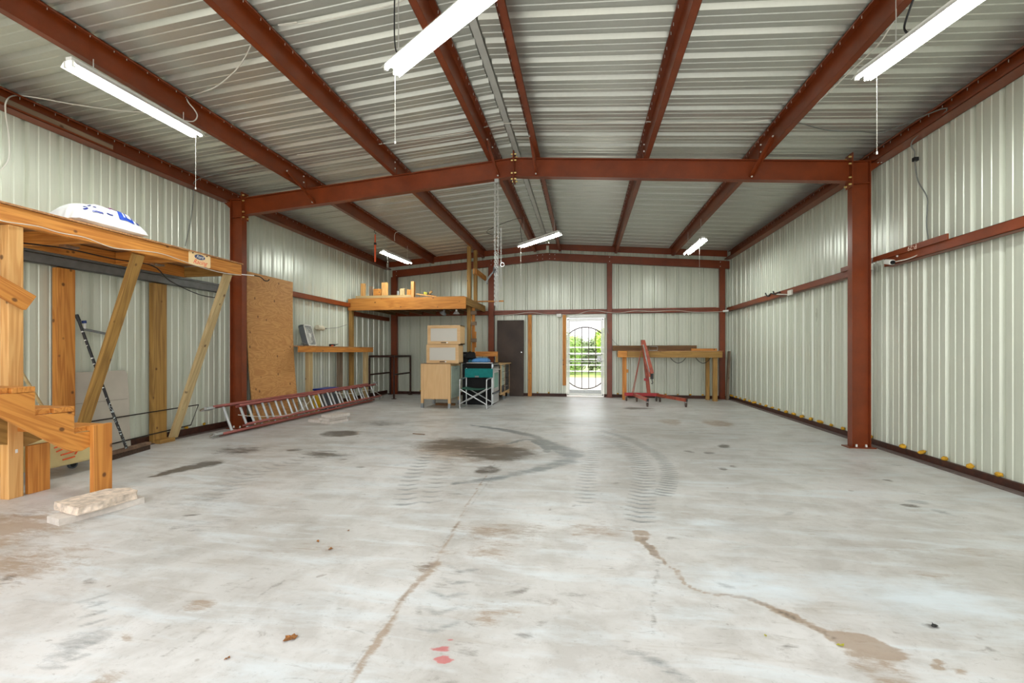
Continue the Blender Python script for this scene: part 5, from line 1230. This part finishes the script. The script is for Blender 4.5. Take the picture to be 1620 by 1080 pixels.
def cloth(name, P00, P10, P11, P01, sag, mat, th=0.004, n=10):
    P00, P10, P11, P01 = map(Vector, (P00, P10, P11, P01)); nr = (P10-P00).cross(P01-P00).normalized(); vs = []
    for s_ in (0, 1):
        for i in range(n+1):
            for j in range(n+1):
                u, v = i/n, j/n; p = P00*(1-u)*(1-v)+P10*u*(1-v)+P11*u*v+P01*(1-u)*v
                vs.append(p+Vector(sag)*(4*u*(1-u))+nr*th*s_)
    N = (n+1)**2; fs = []
    for i in range(n):
        for j in range(n):
            a_ = i*(n+1)+j; fs += [(a_, a_+n+1, a_+n+2, a_+1), (N+a_, N+a_+1, N+a_+n+2, N+a_+n+1)]
    for k in range(n):
        fs += [(k, k+1, N+k+1, N+k), (n*(n+1)+k, N+n*(n+1)+k, N+n*(n+1)+k+1, n*(n+1)+k+1), (k*(n+1), N+k*(n+1), N+(k+1)*(n+1), (k+1)*(n+1)), (k*(n+1)+n, (k+1)*(n+1)+n, N+(k+1)*(n+1)+n, N+k*(n+1)+n)]
    return MB().add(vs, fs).build(name, mat, root, smooth=True)
cloth('seat', (x0+0.01, yf+0.03, 0.425), (x1-0.01, yf+0.03, 0.425), (x1-0.01, yr-0.05, 0.425), (x0+0.01, yr-0.05, 0.425), (0, 0, -0.035), 'green_canvas')
cloth('backrest', (x0-0.03, yr-0.02, 0.63), (x1+0.025, yr-0.02, 0.63), (x1+0.025, yr-0.01, 0.83), (x0-0.03, yr-0.01, 0.83), (0, 0.02, 0), 'teal_canvas')
MB().box((x0+0.20, yr-0.024, 0.635), (x0+0.29, yr-0.0205, 0.668)).build('worn_label', 'cable_grey', root)
# door slab leaning
root = thing('loose_door', (-1.98, 11.95, 0), 'dark brown loose door slab leaning on the back wall beside the drawer unit', 'door')
M = Matrix.Translation((-2.345, 11.90, 0.0)) @ Euler((math.radians(-1.6), 0, 0)).to_matrix().to_4x4()
MB().box((0, 0, 0), (0.735, 0.04, 2.065)).build('slab', 'door_slab', root, matrix=M, bevel=0.002)
MB().lathe((0.675, 0, 1.19), [(0.022, 0), (0.012, -0.01), (0.012, -0.03), (0.026, -0.045), (0.022, -0.062), (0.005, -0.066)], 16, 'y').build('knob', 'chrome', root, matrix=M, smooth=True)
tag(boxo('wood_offcut', (-3.30, 9.60, 0.0), (-2.85, 9.68, 0.05), 'dark_timber'), 'dark timber offcut on the floor under the base cabinet', 'board')
# ================================================================== right-hand bench and engine hoist
root = thing('work_bench', (2.1, 11.6, 0), 'long narrow wooden workbench against the back wall, right of the gate', 'workbench')
BY = 11.40
boxo('front_rim', (0.90, BY, 1.062), (3.30, BY+0.04, 1.212), 'treated', root); boxo('end_block', (0.845, BY-0.045, 1.062), (1.06, BY-0.003, 1.225), 'fir', root)
MB().box((0.86, BY, 1.214), (3.32, 11.97, 1.228)).build('top', 'plywood_edge', root); boxo('end_rail', (0.86, BY+0.045, 1.07), (0.90, 11.95, 1.21), 'fir_light', root)
boxo('left_leg', (0.955, BY+0.045, 0), (1.055, BY+0.135, 1.06), 'fir', root); boxo('leg_cleat', (1.058, BY+0.06, 0.68), (1.10, BY+0.12, 0.76), 'fir', root)
boxo('right_leg', (3.10, BY+0.045, 0), (3.20, BY+0.135, 1.06), 'treated', root); boxo('right_leg', (3.02, 11.75, 0), (3.10, 11.85, 1.06), 'treated', root)
tag(boxo('heavy_timber', (0.74, 11.86, 1.23), (2.82, 11.95, 1.365), 'dark_timber'), 'long dark heavy timber lying along the back of the workbench', 'timber')
tag(boxo('short_timber', (2.66, 11.70, 1.23), (3.26, 11.79, 1.285), 'fir'), 'shorter orange timber on the right end of the workbench', 'timber')
root = thing('metal_bracket', (1.75, 11.84, 1.23), 'rectangular metal frame hung on the dark timber at the back of the workbench', 'bracket')
a_ = Yp(1027, 548, 11.83); b_ = Yp(1040, 554.5, 11.83)
MB().tube([(a_.x, 11.83, a_.z), (b_.x, 11.83, a_.z), (b_.x, 11.83, 1.24), (a_.x, 11.83, 1.24)], 0.008, 6, closed=True).build('frame', 'galv', root)
for k, (p, q, d_) in enumerate((((1059, 566), (1087, 566), 8), ((1099, 566), (1126, 566), 8.0))):
    A_ = Yp(*p, BY+0.1); B_ = Yp(*q, BY+0.1); A_.z = B_.z = 1.10; mid = (A_+B_)/2; mid.z -= d_/59
    pts = [A_]+[Vector((A_.x+(B_.x-A_.x)*t_, BY+0.1, A_.z-4*t_*(1-t_)*(A_.z-mid.z+0.04))) for t_ in (0.15, 0.3, 0.5, 0.7, 0.85)]+[B_]
    o = MB().tube(smoothpath(pts, 5), 0.008, 6).build('hanging_hose', 'black', None, smooth=True); place(o, None, Matrix.Identity(4)); tag(o, ['black cord loop drooping under the middle of the workbench', 'black cord loop drooping under the right end of the workbench'][k], 'cord')
b = beam('leaning_board', (3.52, 11.80, 0.0), (3.60, 11.90, 1.215), 0.10, 0.045, 'weathered', None, up=(1, 0, 0)); tag(b, 'weathered board leaning in the right back corner beside the bench', 'board')
# engine hoist
root = thing('engine_hoist', (1.5, 11.0, 0), 'red folding engine hoist on casters in front of the workbench', 'engine hoist')
hz = 0.155
boxo('rear_crossbar', (0.985, 11.20, 0.125), (1.80, 11.28, 0.20), 'hoist_red_bright', root, bevel=0.004)
def caster(x, y, h_):
    r_ = 0.045; c_ = MB().lathe((x, y, r_), [(0.012, -0.018), (r_, -0.016), (r_, 0.016), (0.012, 0.018)], 16, 'x').build('caster', 'caster_rubber', root, smooth=True)
    MB().box((x-0.026, y-0.02, r_-0.01), (x-0.021, y+0.03, h_)).box((x+0.021, y-0.02, r_-0.01), (x+0.026, y+0.03, h_)).box((x-0.03, y-0.02, h_-0.006), (x+0.03, y+0.035, h_)).build('fork', 'galv_dull', c_)
for nm, p, q in (('left_leg', (1.22, 11.19), (1.37, 10.02)), ('right_leg', (1.76, 11.19), (2.19, 10.10))):
    beam(nm, (p[0], p[1], hz), (q[0], q[1], hz), 0.055, 0.07, 'hoist_red', root, bevel=0.004); e = Vector((q[0]-p[0], q[1]-p[1], 0)).normalized()
    MB().box((q[0]-0.024, q[1]-0.003, hz-0.03), (q[0]+0.024, q[1]+0.002, hz+0.03)).build('leg_end', 'black', root)
    caster(q[0], q[1]+0.06, hz-0.036)
for x, y in ((1.03, 11.24), (1.26, 11.08), (1.74, 11.24), (1.80, 11.10)): caster(x, y, 0.122)
beam('mast', (1.56, 11.24, 0.20), (1.44, 11.24, 1.36), 0.08, 0.085, 'hoist_red', root, up=(0, 1, 0), bevel=0.004)
beam('boom', (1.42, 11.17, 1.475), (1.62, 11.10, 0.68), 0.08, 0.095, 'hoist_red', root, up=(0, 1, 0), bevel=0.004)
boxo('pivot_head', (1.375, 11.13, 1.36), (1.46, 11.27, 1.49), 'hoist_red', root)
MB().tube([(1.41, 11.10, 1.38), (1.555, 11.08, 0.72)], 0.016, 10).build('ram_rod', 'chrome', root); beam('ram_body', (1.47, 11.13, 0.98), (1.56, 11.10, 0.60), 0.05, 0.05, 'hoist_red', root, up=(0, 1, 0))
for x in (1.17, 1.20): MB().tube([(x, 11.24, 0.20), (1.385, 11.25, 1.25)], 0.008, 6).build('stay_rod', 'hoist_red', root)
boxo('mast_collar', (1.49, 11.18, 0.62), (1.59, 11.30, 0.70), 'hoist_red', root); boxo('pump_stub', (1.44, 11.17, 0.50), (1.53, 11.20, 0.56), 'hoist_red_bright', root)
MB().box((1.585, 11.06, 0.55), (1.645, 11.14, 0.68)).build('boom_end', 'black', root)
MB().tube(smoothpath([(1.615, 11.10, 0.55), (1.62, 11.10, 0.50), (1.635, 11.10, 0.47), (1.62, 11.10, 0.435), (1.60, 11.10, 0.45)], 5), 0.009, 8).build('hook', 'black', root)
# ================================================================== chain hoist hanging from the rafter
root = thing('chain_hoist', (-1.22, 6.22, 2.6), 'long loops of bright steel chain hanging from the middle rafter', 'chain')
def chain(x, y, z0, z1, parent, name, dx=0.0, sc=1.0):
    n_ = int((z0-z1)/(0.030*sc)); mb = MB()
    for k in range(n_):
        z = z0-k*0.030*sc; xx = x+dx*k/max(n_, 1); pts = []
        for j in range(10):
            a = 2*math.pi*j/10; u = 0.0105*sc*math.cos(a); w_ = 0.0205*sc*math.sin(a)
            pts.append((xx+(u if k % 2 else 0), y+(0 if k % 2 else u), z+w_))
        mb.tube(pts, 0.0035*sc, 5, closed=True)
    o = mb.build(name, 'chain_steel', parent, smooth=True); o['kind'] = 'stuff'; return o
zt = raft(-1.24)-DEP
chain(-1.245, 6.19, zt-0.06, 1.82, root, 'lift_chain'); chain(-1.205, 6.21, zt-0.06, 1.80, root, 'return_chain'); chain(-1.165, 6.23, 2.95, 2.10, root, 'hand_chain', 0.0, 0.8); chain(-1.225, 6.17, 2.6, 1.79, root, 'gathered_chain', 0.02)
MB().box((-1.25, 6.17, zt-0.055), (-1.19, 6.25, zt-0.001)).build('beam_clamp', 'galv', root)
MB().box((-1.27, 6.18, 2.32), (-1.22, 6.24, 2.40)).build('chain_grab', 'black', root); MB().tube([(-1.145+0.028*math.cos(2*math.pi*k/14), 6.22, 2.44+0.028*math.sin(2*math.pi*k/14)) for k in range(14)], 0.007, 6, closed=True).build('ring', 'chrome', root)
MB().tube(smoothpath([(-1.25, 6.2, 2.36), (-1.32, 6.2, 2.28), (-1.37, 6.2, 2.20), (-1.36, 6.2, 2.17)], 4), 0.012, 6).build('hook', 'galv_dull', root)
# ================================================================== girt fittings
root = thing('security_camera', (3.55, 5.60, 2.25), 'small white camera on the right wall rail below the chalk mark', 'camera')
P = Xp(1412, 414, 3.50)
beam('body', P+Vector((-0.01, 0.09, 0.02)), P+Vector((-0.03, -0.05, -0.015)), 0.055, 0.055, 'white_plastic', root, bevel=0.01)
MB().cyl(P+Vector((-0.0305, -0.052, -0.0155)), P+Vector((-0.033, -0.06, -0.0175)), 0.023, seg=16).build('lens', 'black_gloss', root); MB().cyl(P+Vector((-0.01, 0.07, 0.01)), (3.579, P.y+0.10, P.z+0.02), 0.012, seg=8).build('arm', 'white_plastic', root)
MB().tube(smoothpath([P+Vector((0.0, 0.05, 0.0)), P+Vector((0.06, -0.15, 0.0)), Vector((3.60, P.y-0.35, P.z+0.03)), Vector((3.62, P.y-0.55, 2.24))], 5), 0.006, 6).build('lead', 'cable_white', root, smooth=True)
root = thing('corner_camera', (3.50, 11.9, 2.2), 'small white camera in the right back corner at rail height', 'camera')
P = Vector((3.46, 11.93, 2.225)); beam('body', P, P+Vector((0.13, -0.04, 0.01)), 0.05, 0.05, 'white_plastic', root, bevel=0.008)
root = thing('bungee_hooks', (3.55, 8.7, 2.35), 'dark green hooks on cord resting on the right wall rail', 'hook')
def R3(x, y): return Xp(x, y, 3.56)
MB().tube(smoothpath([R3(1211, 463.5), R3(1212, 466), R3(1214, 468.2), R3(1217, 467.5), R3(1219, 464.5), R3(1222, 464.5), R3(1225, 465)], 4), 0.012, 7).build('hook', 'black', root)
MB().tube(smoothpath([R3(1223.3, 460.8), R3(1224, 463), R3(1225, 465), R3(1229, 464.2), R3(1231, 462.5), R3(1234, 461.8)], 4), 0.012, 7).build('hook', 'black', root)
root = thing('rail_bracket', (3.55, 8.3, 2.3), 'white metal bracket with a long arm clipped to the right wall rail', 'bracket')
MB().tube(smoothpath([R3(1229, 465.3), R3(1240, 465.6), R3(1247, 466)], 4), 0.009, 6).build('arm', 'cable_white', root); a_ = R3(1248.5, 459); b_ = R3(1248.5, 467)
MB().box((3.555, a_.y-0.10, b_.z), (3.578, a_.y+0.06, a_.z)).build('plate', 'cable_white', root)
# ================================================================== cables
def cable(pts, lab, mat='cable_white', r=0.006, nm='electrical_cable'):
    o = MB().tube(smoothpath(pts, 6), r, 6).build(nm, mat, None, smooth=True); place(o, None, Matrix.Identity(4)); return tag(o, lab, 'cable')
def RC(x, y, X=None, off=-0.02):           # point just under the roof sheet
    r = _ray(x, y); X_ = None
    t_ = 3.0
    for _ in range(60): t_ = ((roofz(r[0]*t_)+off)-CAMH)/r[2]
    return Vector((r[0]*t_, r[1]*t_, CAMH+r[2]*t_))
cable([RC(x, y) for x, y in ((470, 245), (540, 236), (600, 228), (650, 221), (720, 212), (775, 199), (800, 195), (860, 194), (900, 196), (945, 195), (985, 192), (1050, 193), (1120, 194), (1180, 193), (1215, 190))], 'white cable strung across the roof just in front of the middle rafter')
cable([RC(1255, 193), RC(1270, 196), RC(1310, 206), RC(1360, 208), RC(1400, 208), Vector((3.56, 5.05, 3.62)), Xp(1444, 222, 3.60), Xp(1447, 240, 3.64), Xp(1447, 252, 3.66), Xp(1452, 285, 3.67), Xp(1466, 310, 3.67), Xp(1467, 330, 3.67), Xp(1466, 355, 3.67), Xp(1469, 384, 3.66)], 'cable running down the right wall from the eave to the wall rail', 'cable_grey')
cb_ = Xp(1447, 252, 3.66)
tag(MB().box(cb_-Vector((0.015, 0.02, 0.02)), cb_+Vector((0.03, 0.02, 0.02))).build('cable_clip_box', 'black'), 'small black box on the right wall cable below the eave', 'clip box')
cable([Xp(-8, 275, -5.6), Xp(4, 266, -5.6), Xp(14, 250, -5.6), Xp(14, 215, -5.57), Xp(9, 180, -5.5), Xp(10, 160, -5.44), RC(24, 151), RC(60, 155), RC(110, 164), RC(150, 170), RC(190, 175), RC(232, 178)], 'white cable looping off the left eave beam toward the left shop light')
cable([RC(470, 35), RC(440, 40), RC(500, 34), RC(560, 22), RC(620, 8), RC(650, -6)], 'white cable crossing the roof panels at the top left')
lp = Vector((-4.13, 4.0, 3.60))
cable([RC(397, 72), RC(388, 90), RC(372, 112), RC(340, 138), Xp(300, 152, -4.14), Xp(297, 160, -4.12), Xp(308, 174, -4.11), Xp(312, 184, -4.11), Xp(305, 192, -4.11), lp], 'white cable dropping from the second purlin to the left shop light')
cable([RC(405, 261), RC(390, 265), RC(350, 274), RC(330, 278), Xp(312, 284, -5.46), Xp(306, 292, -5.56), Xp(306, 310, -5.60), Xp(303, 340, -5.60), Xp(293, 389, -5.60)], 'grey cable running from the roof down the left wall behind the platform', 'cable_grey')
cable([Xp(1448, -8, 2.27), Xp(1440, 12, 2.26), Xp(1431, 40, 2.24), Xp(1433, 50, 2.24), Xp(1440, 54, 2.24)], 'black cable curling down to the right shop light', 'black', 0.007)
cable([Xp(1440, -6, 2.30), Xp(1432, 6, 2.30), Xp(1410, 40, 2.31), Xp(1392, 68, 2.305), Xp(1370, 90, 2.31), Xp(1340, 118, 2.305), Xp(1318, 140, 2.305), Xp(1290, 165, 2.30), Xp(1268, 187, 2.29)], 'white cable clipped along the lower edge of the purlin nearest the right eave')
cable([Vector((-1.30, 3.16, 3.46)), Vector((-1.42, 3.22, 3.50)), Vector((-1.38, 3.10, 3.72)), Vector((-1.33, 3.02, 3.90))], 'dark lead curling off the big top centre shop light', 'black')
cable([Xp(0, 348, -4.59), Xp(12, 351, -4.585), Xp(60, 358, -4.59), Xp(95, 368, -4.588), Xp(136, 376, -4.585), Xp(180, 392, -4.588), Xp(230, 397, -4.585), Xp(262, 403, -4.588), Xp(310, 420, -4.59), Xp(350, 431, -4.59), Xp(381, 435, -4.585)], 'thin white cable stapled along the lower edge of the platform board', 'cable_white', 0.004)
cable([Vector((-4.95, 2.6, 2.21)), Vector((-4.97, 3.1, 2.17)), Vector((-4.96, 3.55, 2.20)), Vector((-4.95, 4.0, 2.19)), Vector((-4.96, 4.45, 2.20)), Vector((-5.2, 4.9, 2.10)), Vector((-5.45, 5.6, 2.02)), Vector((-5.48, 6.05, 2.02))], 'black cable sagging beneath the near wooden platform', 'black', 0.007)
cable([Vector((x, 11.975, z)) for x, z in ((-2.3, 2.20), (-1.9, 2.22), (-1.45, 2.27), (-1.0, 2.21), (-0.70, 2.20), (-0.2, 2.20), (0.1, 2.28), (0.4, 2.28), (0.58, 2.25), (0.9, 2.22), (1.3, 2.27), (1.8, 2.25), (2.3, 2.27), (2.8, 2.22), (3.40, 2.22), (3.46, 2.23))], 'white cable draped along the back wall rail above the gate')
cable([Vector((0.60, 11.97, 2.24)), Vector((0.62, 11.975, 1.75)), Vector((0.78, 12.05, 1.48)), Vector((0.90, 12.05, 1.37))], 'thin grey cable curving from the back rail down to the workbench', 'cable_grey', 0.004)
cable([RC(792, 374), RC(770, 366), Vector((-1.30, 8.9, 3.90)), Vector((-1.28, 9.0, 3.7)), Vector((-1.25, 9.03, 3.45))], 'dark lead feeding the shop light under the ridge', 'black', 0.005)
cable([RC(633, 366), Xp(626, 368, -4.12), Xp(624, 374, -4.12), Xp(624.5, 381, -4.12)], 'white cable hooking over the left purlin by the far light', 'cable_white', 0.007)
# ================================================================== litter on the floor
def flake(px, py, s_, mat, lab, cat='leaf', seed=0, nm='dry_leaf'):
    p = Zp(px, py); rr = random.Random(seed); n_ = 12; top = []; ang = rr.uniform(0, 3)
    for k in range(n_):
        a = 2*math.pi*k/n_; r_ = s_*rr.uniform(0.6, 1.1)*(1.0 if abs(math.cos(a)) > 0.5 else 0.6); top.append((p.x+r_*math.cos(a+ang), p.y+r_*math.sin(a+ang), rr.uniform(0.002, 0.012)))
    c_ = (p.x, p.y, 0.006); vs = top+[c_]+[(x, y, z-0.0015) for x, y, z in top]+[(c_[0], c_[1], 0.0045)]
    fs = [(k, (k+1) % n_, n_) for k in range(n_)]+[(n_+1+(k+1) % n_, n_+1+k, 2*n_+1) for k in range(n_)]+[(k, n_+1+k, n_+1+(k+1) % n_, (k+1) % n_) for k in range(n_)]
    o = MB().add(vs, fs).build(nm, mat); place(o, None, Matrix.Identity(4)); tag(o, lab, cat)
flake(459, 1010, 0.030, 'leaf_debris', 'largest curled brown leaf lying on the near floor', seed=1)
flake(1330, 1022, 0.014, 'leaf_yellow', 'yellow-green leaf scrap on the brown stain at the lower right', seed=2)
flake(1211, 1007, 0.007, 'leaf_yellow', 'tiny yellow-green leaf scrap left of the lower right stain', seed=3)
flake(523, 869, 0.016, 'leaf_debris', 'tan leaf scrap on the floor left of the rust coloured crack', seed=4)
flake(503, 857, 0.012, 'leaf_debris', 'small tan leaf scrap just behind another tan scrap', seed=5)
flake(551, 840, 0.008, 'leaf_debris', 'tiny dark brown scrap on the floor left of the centre', seed=6)
flake(360, 1042, 0.012, 'leaf_debris', 'dark brown scrap on the near floor left of the curled leaf', seed=7)
flake(1478, 990, 0.016, 'black', 'dark twig-like scrap on the floor at the lower right', 'debris', 8, 'debris_scrap')
tag(beam('wood_splinter', Zp(653, 686)+Vector((0, 0, 0.004)), Zp(672, 687.5)+Vector((0, 0, 0.004)), 0.02, 0.008, 'dark_timber'), 'dark wood splinter on the floor left of the big oil stain', 'debris')
tag(beam('plastic_anchor', Zp(1424, 712)+Vector((0, 0, 0.01)), Zp(1431, 717)+Vector((0, 0, 0.01)), 0.02, 0.018, 'white_plastic'), 'small white plastic piece on the floor by the right wall beyond the column', 'debris')
